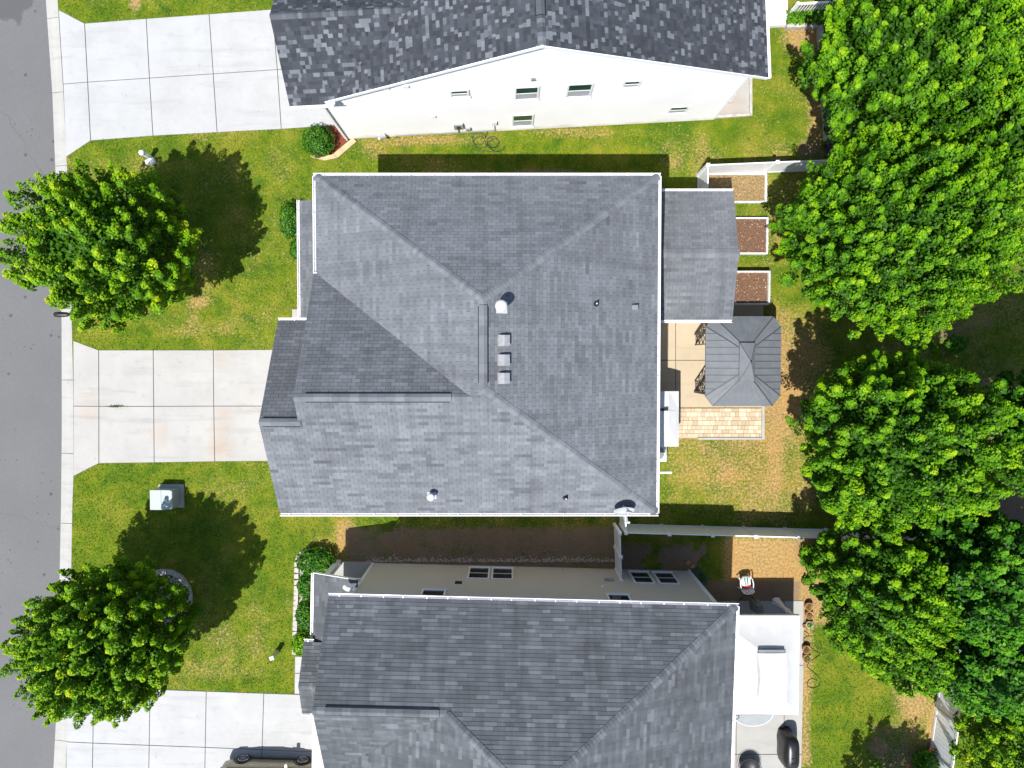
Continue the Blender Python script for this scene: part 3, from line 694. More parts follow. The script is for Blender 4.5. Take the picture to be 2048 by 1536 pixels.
for a, b, k1, k2 in [((XW, YN, EZ), (PX, PN, PZ), 'N', 'W'), ((XE, YN, EZ), (PX, PN, PZ), 'N', 'E'), ((XE, YS, EZ), (PX, PS, PZ), 'S', 'E'), ((PX, PS, PZ), (PX, PN, PZ), 'W', 'E'),
                     ((RX, GR, GRZ), (GX, GR, GRZ), 'S', 'GN'), ((KX, KY, KZ), (RX + .1, KY, KZ), 'S', 'KN')]:
    rf.caps(roof, a, b, k1, k2)
rf.caps(roof, (AX0 + .1, AR, ARZ), (AX1, AR, ARZ), 'AS', 'AN', half=.2, step=.3)
def vent_caps(rf, roof, a, b, k1, k2):
    rf.ridge_vent(roof, a, b, k1, k2, .17); rf.caps(roof, a, b, k1, k2, lift=.075, half=.16, step=.3)
vent_caps(rf, roof, (PX, PS + .2, PZ), (PX, PN - .25, PZ), 'W', 'E')
vent_caps(rf, roof, (RX + .4, GR, GRZ), (GX - .75, GR, GRZ), 'S', 'GN')
vent_caps(rf, roof, (KX + .12, KY, KZ), (RX + .05, KY, KZ), 'S', 'KN')
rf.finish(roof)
gutter(roof, I4, (XW - .1, YN, EZ), (XE + .1, YN, EZ), (0, 1)); gutter(roof, I4, (XE, YN, EZ), (XE, YS, EZ), (1, 0))
gutter(roof, I4, (KX, YS, EZ), (XE + .1, YS, EZ), (0, -1)); gutter(roof, I4, (XW, YN, EZ), (XW, VY, EZ), (-1, 0))
gutter(roof, I4, (KX, KN, EZ), (-7.75, KN, EZ), (0, 1)); gutter(roof, I4, (PE, 6.8, PZ0), (PE, 1.4, PZ0), (-1, 0))
gutter(roof, I4, (AX0 + .4, AN, AZ), (AX1, AN, AZ), (0, 1)); gutter(roof, I4, (AX0 + .4, AS, AZ), (AX1, AS, AZ), (0, -1))
fascia(roof, I4, [(KX + .03, YS, EZ), (KX + .03, KY, KZ), (KX + .03, KN, EZ)], dz=-.18); fascia(roof, I4, [(RX + .03, KY, zS(KY)), (RX + .03, GR, GRZ), (RX + .03, VY, EZ)], dz=-.18)
fascia(roof, I4, [(AX1 - .03, AN, AZ), (AX1 - .03, AR, ARZ), (AX1 - .03, AS, AZ)], dz=-.18)
fascia(roof, I4, [(RX - .01, VY + .02, EZ + .06), (XW + .05, VY + .02, EZ + .06)], name='fascia')
m = MB(); m.box(-7.5, 5.5, -5.88, 7.05, EZ - .13, EZ - .1); build('soffit', m, 'white', mh)
m = MB(); m.box(5.3, 9.0, 2.0, 6.85, 0, AZ - .08); build('rear_room', m, 'side_main', mh)
for s_, z_ in ((2.3, .9), (3.9, .9), (5.4, .9)): window(mh, I4, (9.0, 0), (0, 1), (1, 0), s_, z_, 1.1, 1.4)
for y_ in (6.5, 4.3, 1.75): m = MB(); m.box(-8.9, -8.76, y_ - .07, y_ + .07, 0, PZ0 - .02); build('porch_post', m, 'white', mh)
m = MB(); m.box(-8.85, -7.25, 1.4, 6.6, 0, .16); build('porch_floor', m, 'grey_conc', mh)
m = MB(); m.box(-8.72, -8.7, -5.0, .6, .02, 2.2); gd = build('garage_door', m, 'white', mh)
for x, y, w, z_, h in [(0, 2.5, .9, .9, 1.3)]: window(mh, I4, (0, -5.6), (1, 0), (0, -1), -3, .9, .95, 1.4); window(mh, I4, (0, -5.6), (1, 0), (0, -1), 1.5, 3.8, .95, 1.35)
window(mh, I4, (0, 6.8), (-1, 0), (0, 1), 1, .9, .95, 1.4); window(mh, I4, (5.3, 0), (0, 1), (1, 0), -3.5, .9, 1.8, 1.4); window(mh, I4, (-7.25, 0), (0, 1), (-1, 0), 3.9, 3.8, .95, 1.35)
downspout(mh, I4, [(5.35, -5.7, EZ - .1), (5.36, -5.68, .1)]); downspout(mh, I4, [(5.4, -5.2, .1), (7.45, -5.2, .03)])
# flues, box vents and pipes: fixed to the roof, so parts of it
def roof_z(px, py, key):
    nrm = rf.normals[key]; p0 = {'E': Vector((XE, YS, EZ)), 'S': Vector((XE, YS, EZ))}[key]
    d = P(px, py, 0) - cam.location; t = nrm.dot(p0 - cam.location) / nrm.dot(d); return cam.location + d * t
def flue(px, py, key, h, r, plate):
    q = roof_z(px, py, key); nrm = rf.normals[key]
    m = MB(); v = nrm.cross(Vector((0, 0, 1))).normalized(); w = nrm.cross(v)
    c = q + nrm * .02; s = plate / 2
    m.hexa([c - v * s - w * s, c + v * s - w * s, c + v * s + w * s, c - v * s + w * s], [c - v * s - w * s + nrm * .012, c + v * s - w * s + nrm * .012, c + v * s + w * s + nrm * .012, c - v * s + w * s + nrm * .012])
    fl = build('roof_flashing', m, 'flash', roof)
    m = MB(); m.lathe(q, [(r * 1.25, -.1), (r * 1.1, .1), (r, .12), (r, h - .16), (r * 1.7, h - .16), (r * 1.75, h - .02), (r * 1.1, h)], 18); build('flue_pipe', m, 'flash', fl, True)
flue(1003, 615, 'E', .75, .12, .42); flue(864, 990, 'S', .5, .085, .34)
for px, py in ((1005, 681), (1005, 720), (1005, 756.5)):
    q = roof_z(px, py, 'E'); nrm = rf.normals['E']; a = math.atan2(nrm.x, nrm.z)
    rot = Matrix.Translation(q + nrm * .01) @ Matrix.Rotation(a, 4, 'Y')
    m = MB(rot); m.box(-.2, .2, -.2, .2, 0, .02); bv = build('box_vent', m, 'vent_grey', roof)
    m = MB(rot); m.hexa([(-.15, -.16, .02), (.15, -.16, .02), (.15, .16, .02), (-.15, .16, .02)], [(-.19, -.18, .12), (.17, -.18, .17), (.17, .18, .17), (-.19, .18, .12)])
    m.add([(-.2, -.19, .11), (.2, -.19, .165), (.2, .19, .165), (-.2, .19, .11), (-.2, -.19, .13), (-.01, -.19, .185), (-.01, .19, .185), (-.2, .19, .13), (.2, -.19, .175), (.2, .19, .175)], [(4, 5, 6, 7), (5, 8, 9, 6), (3, 2, 1, 0), (0, 1, 8, 5, 4), (3, 7, 6, 9, 2), (0, 4, 7, 3), (1, 2, 9, 8)])
    build('vent_hood', m, 'vent_grey', bv)
for px, py, key in ((1192, 608, 'E'), (1131, 995, 'S')):
    q = roof_z(px, py, key); m = MB(); m.lathe(q, [(.11, -.05), (.1, .05), (.055, .12), (.055, .2)], 14); pp = build('pipe_boot', m, 'rubber', roof, True)
    m = MB(); m.lathe(q, [(.035, .1), (.035, .32), (.03, .33)], 12); build('vent_pipe', m, 'flash', pp, True)
q = roof_z(1269, 615, 'E'); m = MB(); m.cbox(q + Vector((0, 0, .08)), (.26, .2, .18), ch=.3); build('box_vent', m, 'grey_plastic', roof)

# ------------------------------------------------------------------ north house
TN = Matrix.Translation((-7.62, 10.23, 0)) @ Matrix.Rotation(math.radians(2.99), 4, 'Z')
nh = thing('house', TN @ Vector((8.4, 5, 0)), math.radians(2.99), 'north house with mottled charcoal roof and white gable wall', 'house', 'houses in a row')
RS, RZ = 8.62, 9.15; NE, NW = 17.5, -.1; SE_ = (9.15 - 5.3) / (NE - RS); NEZ = 5.3; sw = .475; zW = lambda s: RZ - sw * (RS - s); Y0, Y1 = -.24, 11
NWZ = zW(NW)
gZ, gY, grZ, grY, gX = 5.2, -.33, 7.0, 2.26, -1.0; gS = (grZ - gZ) / (grY - gY)
sv0 = RS - (RZ - (gZ + gS * (Y0 - gY))) / sw; sv1 = RS - (RZ - grZ) / sw; gN = grY + (grZ - gZ) / gS
rn = Roof(TN, 'shingle_top', 'lam')
rn.plane('E', [(RS, Y0, RZ), (NE, Y0, NEZ), (NE, Y1, NEZ), (RS, Y1, RZ)], (NE, Y0, NEZ), (NE, Y1, NEZ))
yv = gY + (zW(sv0) - gZ) / gS
rn.plane('W', [(sv0, Y0, zW(sv0)), (RS, Y0, RZ), (RS, 5.4, RZ), (sv1, grY, grZ)], (NW, Y1, NWZ), (NW, Y0, NWZ), 'W')
rn.plane('W2', [(sv1, grY, grZ), (RS, 5.4, RZ), (RS, Y1, RZ), (sv0, gN, zW(sv0)), ], (NW, Y1, NWZ), (NW, Y0, NWZ), 'W')
rn.plane('W3', [(sv0, gN, zW(sv0)), (RS, Y1, RZ), (sv0, Y1, zW(sv0))], (NW, Y1, NWZ), (NW, Y0, NWZ), 'W')
rn.plane('KS', [(gX, gY, gZ), (sv0 - .12, gY, gZ), (sv1, grY, grZ), (gX, grY, grZ)], (gX, gY, gZ), (sv1, gY, gZ))
rn.plane('KN', [(gX, gN, gZ), (sv0 - .12, gN, gZ), (sv1, grY, grZ), (gX, grY, grZ)], (sv1, gN, gZ), (gX, gN, gZ))
nroof = build('roof', rn.deck, 'deck', nh)
rn.caps(nroof, (RS, Y0, RZ), (RS, 4.5, RZ), 'W', 'E'); rn.caps(nroof, (gX, grY, grZ), (sv1, grY, grZ), 'KS', 'KN')
vent_caps(rn, nroof, (RS, .75, RZ), (RS, 4.4, RZ), 'W', 'E')
rn.finish(nroof)
fascia(nroof, TN, [(sv0 - .1, Y0 - .02, zW(sv0 - .1)), (RS, Y0 - .02, RZ), (NE, Y0 - .02, NEZ)], h=.16, dz=-.06)
m = MB(TN); m.cbox((RS, Y0 - .03, RZ - .03), (.1, .06, .12)); build('rake_board', m, 'white', nroof)
gutter(nroof, TN, (gX, gY, gZ), (sv0 + .25, gY, gZ), (0, -1), .7); gutter(nroof, TN, (NE, Y0, NEZ), (NE, Y1, NEZ), (1, 0), .8)
fascia(nroof, TN, [(gX + .03, gY, gZ), (gX + .03, grY, grZ), (gX + .03, gN, gZ)], dz=-.18)
m = MB(TN); WL = 16.86
m.add([(0, 0, 0), (WL, 0, 0), (WL, 0, 5.5), (RS, 0, RZ - .12), (0, 0, zW(0) - .12), (0, 10.5, 0), (WL, 10.5, 0), (WL, 10.5, 5.5), (RS, 10.5, RZ - .12), (0, 10.5, zW(0) - .12)], [(0, 1, 2, 3, 4), (9, 8, 7, 6, 5), (1, 6, 7, 2), (5, 0, 4, 9), (0, 5, 6, 1)])
nwall = build('wall', m, 'side_white', nh)
siding(nwall, TN, (0, 0), (WL, 0), [(0, 0.1), (WL, 0.1), (WL, 5.5), (RS, RZ - .14), (0, zW(0) - .14)], 'side_white', (0, -1), .22, lap=.064)
m = MB(TN); m.box(0, WL, -.03, .02, 0, .12); build('foundation', m, 'curb', nh)
for s_ in (0, WL): m = MB(TN); m.box(s_ - .05, s_ + .05, -.05, .05, .12, zW(0) - .2 if s_ == 0 else 5.4); build('corner_board', m, 'white', nh)
m = MB(TN); m.box(gX + .1, sv0 + .3, gY + .02, .3, gZ - .12, gZ - .09); build('soffit', m, 'white', nh)
for s_, z_, w_, h_ in [(7.72, 3.86, .98, 1.36), (9.78, 3.84, 1.02, 1.4), (7.62, .62, .95, 1.5), (5.2, 4.52, .75, .72), (11.95, 4.55, .7, .72), (14.45, 1.25, .85, .85)]:
    window(nh, TN, (0, 0), (1, 0), (0, -1), s_, z_, w_, h_)
downspout(nh, TN, [(.12, gY - .05, gZ - .12), (.1, -.09, gZ - .5), (.06, -.09, .1)])
for s_, z_ in ((3.5, 5.75), (2.75, 5.7)): m = MB(TN); m.box(s_, s_ + .22, -.1, .02, z_, z_ + .2); build('wall_vent', m, 'white', nh)
m = MB(TN); m.box(8.35, 8.5, -.12, .02, 5.85, 5.95); build('wall_vent', m, 'grey_plastic', nh)
m = MB(TN); m.box(4.25, 4.37, -.1, .02, 2.35, 2.55); build('wall_vent', m, 'white', nh)
# meter boxes, conduit and hose bib along the foot of the wall
m = MB(TN); m.box(5.05, 5.45, -.16, .03, .85, 1.45); mb_ = build('meter_box', m, 'galv', nh)
m = MB(TN); m.tube([TN.inverted() @ (TN @ Vector((5.25, -.16, 1.2))), (5.25, -.24, 1.2)], .09, 12); build('meter_dial', m, 'glass_dark', mb_)
m = MB(TN); m.box(5.55, 5.75, -.15, .03, .55, .85); build('junction_box', m, 'galv', nh)
m = MB(TN); m.box(6.75, 6.95, -.14, .03, 1.1, 1.5); build('junction_box', m, 'white', nh)
m = MB(TN); m.tube([(5.2, -.08, .85), (5.2, -.08, .12)], .028, 8); m.tube([(2.3, -.07, .2), (6.9, -.07, .22)], .022, 8); m.tube([(6.85, -.07, 1.1), (6.85, -.07, .15)], .02, 8); build('conduit', m, 'grey_plastic', nh)

# ------------------------------------------------------------------ south house (same plan, mirrored)
TS = Matrix.Translation((-6.49, -9.47, 0)) @ Matrix.Rotation(math.radians(-1.44), 4, 'Z')
sh = thing('house', TS @ Vector((7.3, -6, 0)), math.radians(-1.44), 'south house with banded blue-grey hip roof and beige wall', 'house', 'houses in a row')
Z0 = 6.1; N0 = .45; E0, W0 = 15.08, -.5; pz = 9.4; pyN = N0 - 5.69; px_ = 7.3; S0 = -12.9; pyS = S0 + 5.69; rk = -.55
sn = (pz - Z0) / (N0 - pyN); ry = -3.0; rz = Z0 + sn * (N0 - ry); fr = (rz - Z0) / (pz - Z0); hx = W0 + (px_ - W0) * fr; vy = ry - (rz - Z0) / sn
rs = Roof(TS, 'shingle_low', 'long')
rs.plane('N', [(W0, N0, Z0), (E0, N0, Z0), (px_, pyN, pz)], (E0, N0, Z0), (W0, N0, Z0), 'N')
rs.plane('N2', [(rk, N0, Z0), (W0, N0, Z0), (hx, ry, rz), (rk, ry, rz)], (E0, N0, Z0), (W0, N0, Z0), 'N')
rs.plane('E', [(E0, S0, Z0), (E0, N0, Z0), (px_, pyN, pz), (px_, pyS, pz)], (E0, S0, Z0), (E0, N0, Z0))
rs.plane('GS', [(rk, vy, Z0), (W0, vy, Z0), (hx, ry, rz), (rk, ry, rz)], (rk, vy, Z0), (hx, vy, Z0))
rs.plane('W', [(W0, vy, Z0), (hx, ry, rz), (px_, pyN, pz), (px_, pyS, pz), (W0, S0, Z0)], (W0, N0, Z0), (W0, S0, Z0))
rs.plane('SS', [(W0, S0, Z0), (E0, S0, Z0), (px_, pyS, pz)], (W0, S0, Z0), (E0, S0, Z0))
BX, BN, BS, BZ = -2.3, -2.52, -5.55, 3.2; BR = -4.12; BRZ = BZ + .42 * (BN - BR)
rs.plane('BN', [(BX, BN, BZ), (-.2, BN, BZ), (-.2, BR, BRZ), (BX, BR, BRZ)], (-.2, BN, BZ), (BX, BN, BZ))
rs.plane('BS', [(BX, BS, BRZ - .42 * (BR - BS)), (-.2, BS, BRZ - .42 * (BR - BS)), (-.2, BR, BRZ), (BX, BR, BRZ)], (BX, BS, BRZ - .42 * (BR - BS)), (-.2, BS, BRZ - .42 * (BR - BS)))
QX, QN, QZ = -1.98, .35, 2.95; QZ1 = 3.75
rs.plane('PO', [(QX, QN, QZ), (QX, BN - .1, QZ), (.02, BN - .1, QZ1), (.02, QN, QZ1)], (QX, QN, QZ), (QX, BN - .1, QZ))
sroof = build('roof', rs.deck, 'deck', sh)
for a, b, k1, k2 in [((E0, N0, Z0), (px_, pyN, pz), 'N', 'E'), ((hx, ry, rz), (px_, pyN, pz), 'N', 'W'), ((rk, ry, rz), (hx, ry, rz), 'N', 'GS'), ((BX, BR, BRZ), (-.4, BR, BRZ), 'BN', 'BS')]:
    rs.caps(sroof, a, b, k1, k2)
vent_caps(rs, sroof, (rk + .45, ry, rz), (hx - .3, ry, rz), 'N', 'GS')
rs.finish(sroof)
gutter(sroof, TS, (rk, N0, Z0), (E0 + .1, N0, Z0), (0, 1)); gutter(sroof, TS, (E0, N0, Z0), (E0, S0, Z0), (1, 0))
gutter(sroof, TS, (QX, QN, QZ), (QX, BN + .1, QZ), (-1, 0), .75); gutter(sroof, TS, (BX, BN, BZ), (-1.9, BN, BZ), (0, 1), .3); gutter(sroof, TS, (BX, BS, BRZ - .42 * (BR - BS)), (-.6, BS, BRZ - .42 * (BR - BS)), (0, -1), .8)
fascia(sroof, TS, [(rk + .03, N0, Z0), (rk + .03, ry, rz), (rk + .03, vy, Z0)], dz=-.18); fascia(sroof, TS, [(BX + .03, BN, BZ), (BX + .03, BR, BRZ), (BX + .03, BS, BZ)], dz=-.18); fascia(sroof, TS, [(QX, QN + .015, QZ), (.0, QN + .015, QZ1)])
m = MB(TS); m.box(0, 14.72, -12.4, 0, 0, Z0 - .12); m.box(-1.9, 0, -12.4, BN - .3, 0, BZ - .1)
m.add([(-.1, N0 - .4, Z0 - .12), (-.1, vy + .4, Z0 - .12), (-.1, ry, rz - .15), (2, N0 - .4, Z0 - .12), (2, vy + .4, Z0 - .12), (2, ry, rz - .15)], [(0, 1, 2), (3, 5, 4), (0, 2, 5, 3), (1, 4, 5, 2)])
swall = build('wall', m, 'side_beige', sh)
siding(swall, TS, (14.72, 0), (0, 0), [(0, .1), (14.72, .1), (14.72, Z0 - .13), (0, Z0 - .13)], 'side_beige', (0, 1), ex=.15)
siding(swall, TS, (14.72, -12.4), (14.72, 0), [(0, .1), (12.4, .1), (12.4, Z0 - .13), (0, Z0 - .13)], 'side_beige', (1, 0), ex=.15)
for x_ in (0.0, 14.72): m = MB(TS); m.box(x_ - .06, x_ + .06, -.06, .05, .1, Z0 - .15); build('corner_board', m, 'vinyl', sh)
m = MB(TS); m.box(.1, 14.9, -.02, .38, Z0 - .14, Z0 - .12); build('soffit', m, 'white', sh)
iT = TS.inverted()
for x_, w_, z_, h_ in [(-1.98, .98, .56, 1.66), (-.92, .98, .56, 1.66), (5.36, .92, .6, 1.66), (6.46, .92, .6, 1.66), (-3.72, 1.0, 3.9, 1.4), (3.9, .95, 3.9, 1.4)]:
    lx = (iT @ Vector((x_, -9.6, 0))).x; window(sh, TS, (0, 0), (1, 0), (0, 1), lx, z_, w_, h_, True, 'vinyl')
lx = lambda x: (iT @ Vector((x, -9.6, 0))).x
m = MB(TS); m.box(lx(-2.5), lx(-2.1), 0, .06, 2.6, 3.0); wv = build('wall_vent', m, 'white', sh); m = MB(TS); m.box(lx(-2.46), lx(-2.14), .06, .09, 2.66, 2.98); build('vent_hood', m, 'vent_black', wv)
m = MB(TS); m.box(lx(4.1), lx(4.5), 0, .1, 1.75, 2.0); build('wall_vent', m, 'galv', sh); m = MB(TS); m.box(lx(3.85), lx(3.93), 0, .09, 2.75, 3.0); build('wall_vent', m, 'white', sh)
m = MB(TS); m.box(lx(2.3), lx(2.35), 0, .07, .4, .5); m.box(lx(7.0), lx(7.08), .0, .1, .45, .55); build('hose_bib', m, 'galv', sh)
downspout(sh, TS, [(-.1, .1, Z0 - .3), (-.1, .1, 4.2), (-.35, .12, 3.9)], 'vinyl')
m = MB(TS); m.tube([(-.05, .12, 4.25), (-.25, .14, 4.2), (-.4, .14, 4.0)], .1, 10); build('downspout_elbow', m, 'white', sh, True)
for y_ in (.0, -2.2): m = MB(TS); m.box(-1.75, -1.5, y_ - .12, y_ + .12, 0, QZ); build('porch_post', m, 'vinyl', sh)
m = MB(TS); m.box(-1.8, -1.6, -2.3, .12, QZ - .25, QZ - .02); m.box(-1.6, 0, .0, .14, QZ - .2, QZ); build('porch_beam', m, 'vinyl', sh)
m = MB(TS); m.box(-1.85, 0, BN - .3, .05, 0, .14); build('porch_floor', m, 'grey_conc', sh)
downspout(sh, TS, [(14.76, .06, Z0 - .3), (14.76, .06, .1)], 'vinyl')
# ------------------------------------------------------------------ trees and shrubs
def leaves_mesh(name, pos, nrm, size, tone, mat, seed, fold=.25):
    g_ = np.random.default_rng(seed); k = len(pos)
    nrm = nrm / np.linalg.norm(nrm, axis=1, keepdims=True)
    r = g_.normal(size=(k, 3)); ax = np.cross(nrm, r); ax /= np.linalg.norm(ax, axis=1, keepdims=True); bx = np.cross(nrm, ax)
    s = size[:, None]
    base = pos - ax * s * .5; tip = pos + ax * s * .55 - nrm * s * .12
    l = pos + bx * s * .4 + nrm * s * fold * .4 ; q = pos - bx * s * .4 + nrm * s * fold * .4
    co = np.stack([base, q, tip, l], 1).reshape(-1, 3)
    f = np.arange(k * 4).reshape(k, 4)
    tri = np.concatenate([f[:, [0, 1, 2]], f[:, [0, 2, 3]]])
    me = bpy.data.meshes.new(name); np_mesh(me, co, tri); np_attr(me, 'tone', np.repeat(np.clip(tone, 0, 1), 4)); me.materials.append(MAT[mat])
    return me
def crown_points(seed, rx, ry, rz, tips, per, leaf=.12, low=-.5, upr=.75, clump=.29):
    "upright leafy shoots spread unevenly over the crown's surface, dark gaps between them, and a thinner inner filling"
    g_ = np.random.default_rng(seed); ga = math.pi * (3 - math.sqrt(5)); i = np.arange(tips)
    z = 1 - (1 - low) * (i + .5) / tips; a = i * ga; q = np.sqrt(1 - z * z); d = np.stack([q * np.cos(a), q * np.sin(a), z], 1) + g_.normal(size=(tips, 3)) * .075
    d /= np.linalg.norm(d, axis=1, keepdims=True)
    lob = .5 * np.sin(d[:, 0] * 5.1 + seed) * np.cos(d[:, 1] * 4.7 + seed * 1.7) + .5 * np.sin(d[:, 2] * 5.3 + d[:, 0] * 3.1 + seed * .6)      # bulges and bays
    rr = 1 + .11 * lob + g_.normal(size=tips) * .085
    keep = (g_.random(tips) > .03 + .3 * (lob < -.4)); d, rr, lob = d[keep], rr[keep], lob[keep]; n = len(d)
    R3 = np.array([rx, ry, rz]); tip = d * rr[:, None] * R3
    out = d / R3 * rx; out /= np.linalg.norm(out, axis=1, keepdims=True)
    ax = out * .6 + np.array([0, 0, upr]) + g_.normal(size=(n, 3)) * .2; ax /= np.linalg.norm(ax, axis=1, keepdims=True)
    cr_ = clump * g_.uniform(.72, 1.25, (n, 1)); L = cr_[:, 0] * g_.uniform(2.8, 4.4, n)
    t = g_.beta(1.35, 1.0, (n, per)); prof = (.12 + 1.0 * (1 - t) ** .62) * np.clip(t * 6, .3, 1)
    v = g_.normal(size=(n, per, 3)); v -= (v * ax[:, None]).sum(-1, keepdims=True) * ax[:, None]; v /= np.linalg.norm(v, axis=-1, keepdims=True)
    rf_ = np.sqrt(g_.uniform(.1, 1, (n, per)))
    pos = tip[:, None] - ax[:, None] * ((1 - t) * L[:, None])[..., None] + v * (cr_ * prof * rf_)[..., None]
    nrm = v * (.5 * rf_[..., None]) + ax[:, None] * .75 + np.array([-.05, -.08, .3]) + g_.normal(size=pos.shape) * .3
    tone = .02 + .62 * t ** 1.6 + g_.normal(size=t.shape) * .1 + g_.normal(size=(n, 1)) * .12 + .08 * lob[:, None]  # young tips limer; leaves lower on each shoot coloured darker, as painted shade
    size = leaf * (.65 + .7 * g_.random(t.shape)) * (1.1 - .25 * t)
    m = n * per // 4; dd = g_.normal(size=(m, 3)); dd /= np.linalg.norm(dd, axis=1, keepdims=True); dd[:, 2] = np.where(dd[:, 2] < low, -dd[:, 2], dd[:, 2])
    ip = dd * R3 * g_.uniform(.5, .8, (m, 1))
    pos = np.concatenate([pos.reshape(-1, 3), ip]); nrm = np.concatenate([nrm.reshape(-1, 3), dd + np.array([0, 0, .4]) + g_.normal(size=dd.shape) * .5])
    size = np.concatenate([size.ravel(), leaf * 1.35 * (.7 + .6 * g_.random(m))]); tone = np.concatenate([tone.ravel(), .0 + .12 * g_.random(m)])  # inner filling leaves get the darkest colour, shade painted into the crown gaps
    return pos, nrm, size, tone, tip[:: max(1, n // 26)]
def tree(base, cz, rx, ry, rz, seed, label, mat='leaf', tips=300, per=100, leaf=.11, trunk=.13, off=(0, 0), group='trees', low=-.5, name='maple_tree', upr=.75, clump=.29):
    t = thing(name, (base[0], base[1], 0), 0, label, 'tree', group)
    pos, nrm, size, tone, ld = crown_points(seed, rx, ry, rz, tips, per, leaf, low, upr, clump)
    c = np.array([off[0], off[1], cz])
    me = leaves_mesh('crown', pos + c, nrm, size, tone, mat, seed + 1)
    o = bpy.data.objects.new('crown', me); link(o, t)
    m = MB(); rr = random.Random(seed); fork = cz - rz * .75
    m.tube([(0, 0, -.05), (0, 0, .12), (.03, .02, fork * .5), (off[0] * .4, off[1] * .4, fork), (off[0] * .8, off[1] * .8, cz)], [trunk * 1.5, trunk * 1.1, trunk, trunk * .8, trunk * .4], 10)
    for v in ld[::2]:
        p0 = Vector((off[0] * .6, off[1] * .6, fork + rr.random() * rz * .5)); p2 = Vector(c) + Vector(v) * .72
        mid = p0.lerp(p2, .5) + Vector((rr.uniform(-.2, .2), rr.uniform(-.2, .2), rr.uniform(-.1, .3)))
        m.tube([p0, mid, p2], [trunk * .42, trunk * .25, trunk * .07], 6)
    me = m.mesh('trunk'); me.materials.append(MAT['bark']); link(bpy.data.objects.new('trunk', me), t)
    return t
def shrub(px, py, rx, ry, h, seed, label, mat='leaf_box', n=2600, leaf=.075, name='shrub', group='clipped shrubs'):
    c = P(px, py, h * .6); t = thing(name, (c.x, c.y, 0), 0, label, 'shrub', group)
    g_ = np.random.default_rng(seed); d = g_.normal(size=(n, 3)); d /= np.linalg.norm(d, axis=1, keepdims=True); d[:, 2] = np.abs(d[:, 2]) * np.sign(g_.random(n) - .22)
    lump = 1 + .1 * np.sin(d[:, 0] * 7 + seed) * np.cos(d[:, 1] * 6) + .07 * np.sin(d[:, 2] * 9)
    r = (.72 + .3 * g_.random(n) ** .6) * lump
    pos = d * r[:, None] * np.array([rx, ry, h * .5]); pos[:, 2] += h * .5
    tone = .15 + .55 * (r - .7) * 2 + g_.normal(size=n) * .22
    me = leaves_mesh('foliage', pos, d + np.array([0, 0, .5]) + g_.normal(size=d.shape) * .5, leaf * (.7 + .6 * g_.random(n)), tone, mat, seed)
    link(bpy.data.objects.new('foliage', me), t)
    m = MB()
    for k in range(5): a = k * 1.26; m.tube([(0, 0, -.03), (math.cos(a) * rx * .25, math.sin(a) * ry * .25, h * .4), (math.cos(a) * rx * .6, math.sin(a) * ry * .6, h * .75)], [.03, .022, .01], 6)
    me = m.mesh('stem'); me.materials.append(MAT['bark']); link(bpy.data.objects.new('stem', me), t)
    return t
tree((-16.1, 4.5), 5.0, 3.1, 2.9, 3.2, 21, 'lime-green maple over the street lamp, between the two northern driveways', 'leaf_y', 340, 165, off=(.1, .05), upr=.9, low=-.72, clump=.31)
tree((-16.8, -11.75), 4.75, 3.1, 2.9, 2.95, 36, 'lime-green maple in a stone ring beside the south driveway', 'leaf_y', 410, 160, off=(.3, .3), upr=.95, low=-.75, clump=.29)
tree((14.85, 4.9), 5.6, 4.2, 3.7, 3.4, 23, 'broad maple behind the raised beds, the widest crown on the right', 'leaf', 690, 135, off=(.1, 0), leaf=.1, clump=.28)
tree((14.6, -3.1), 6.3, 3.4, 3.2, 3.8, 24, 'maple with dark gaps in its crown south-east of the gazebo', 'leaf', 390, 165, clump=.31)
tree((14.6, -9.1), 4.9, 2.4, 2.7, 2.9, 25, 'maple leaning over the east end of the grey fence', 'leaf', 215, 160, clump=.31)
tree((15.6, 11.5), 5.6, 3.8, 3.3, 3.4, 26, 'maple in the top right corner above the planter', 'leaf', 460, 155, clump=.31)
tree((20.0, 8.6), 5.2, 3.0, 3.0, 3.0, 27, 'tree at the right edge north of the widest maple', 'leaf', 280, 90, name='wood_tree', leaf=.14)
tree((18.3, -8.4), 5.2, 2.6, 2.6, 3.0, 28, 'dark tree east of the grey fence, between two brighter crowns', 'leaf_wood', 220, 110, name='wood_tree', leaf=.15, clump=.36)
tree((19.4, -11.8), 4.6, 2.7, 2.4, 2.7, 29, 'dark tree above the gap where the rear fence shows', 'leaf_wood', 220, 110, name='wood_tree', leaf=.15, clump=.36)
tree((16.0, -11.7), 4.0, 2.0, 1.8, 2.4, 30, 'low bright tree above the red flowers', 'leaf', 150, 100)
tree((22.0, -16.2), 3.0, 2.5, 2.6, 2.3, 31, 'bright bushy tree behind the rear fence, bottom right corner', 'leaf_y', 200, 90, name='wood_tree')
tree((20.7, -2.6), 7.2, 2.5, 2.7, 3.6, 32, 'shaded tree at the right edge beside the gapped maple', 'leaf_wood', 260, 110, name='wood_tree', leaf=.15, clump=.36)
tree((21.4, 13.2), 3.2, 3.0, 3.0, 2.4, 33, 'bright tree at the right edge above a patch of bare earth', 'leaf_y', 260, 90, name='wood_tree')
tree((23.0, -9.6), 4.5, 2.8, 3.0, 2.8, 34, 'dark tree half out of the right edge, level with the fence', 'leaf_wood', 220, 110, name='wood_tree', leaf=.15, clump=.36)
tree((16.6, -21.2), 4.6, 2.2, 2.2, 2.4, 35, 'tree just below the bottom edge whose shadow falls on the rear lawn', 'leaf', 160, 80)
shrub(636, 281, .72, .7, 1.0, 41, 'round clipped shrub in red mulch by the north house corner')
shrub(582, 440, .55, .85, .9, 42, 'larger round shrub in front of the middle house porch')
shrub(597, 498, .4, .5, .6, 43, 'small shrub half under the middle house porch roof')
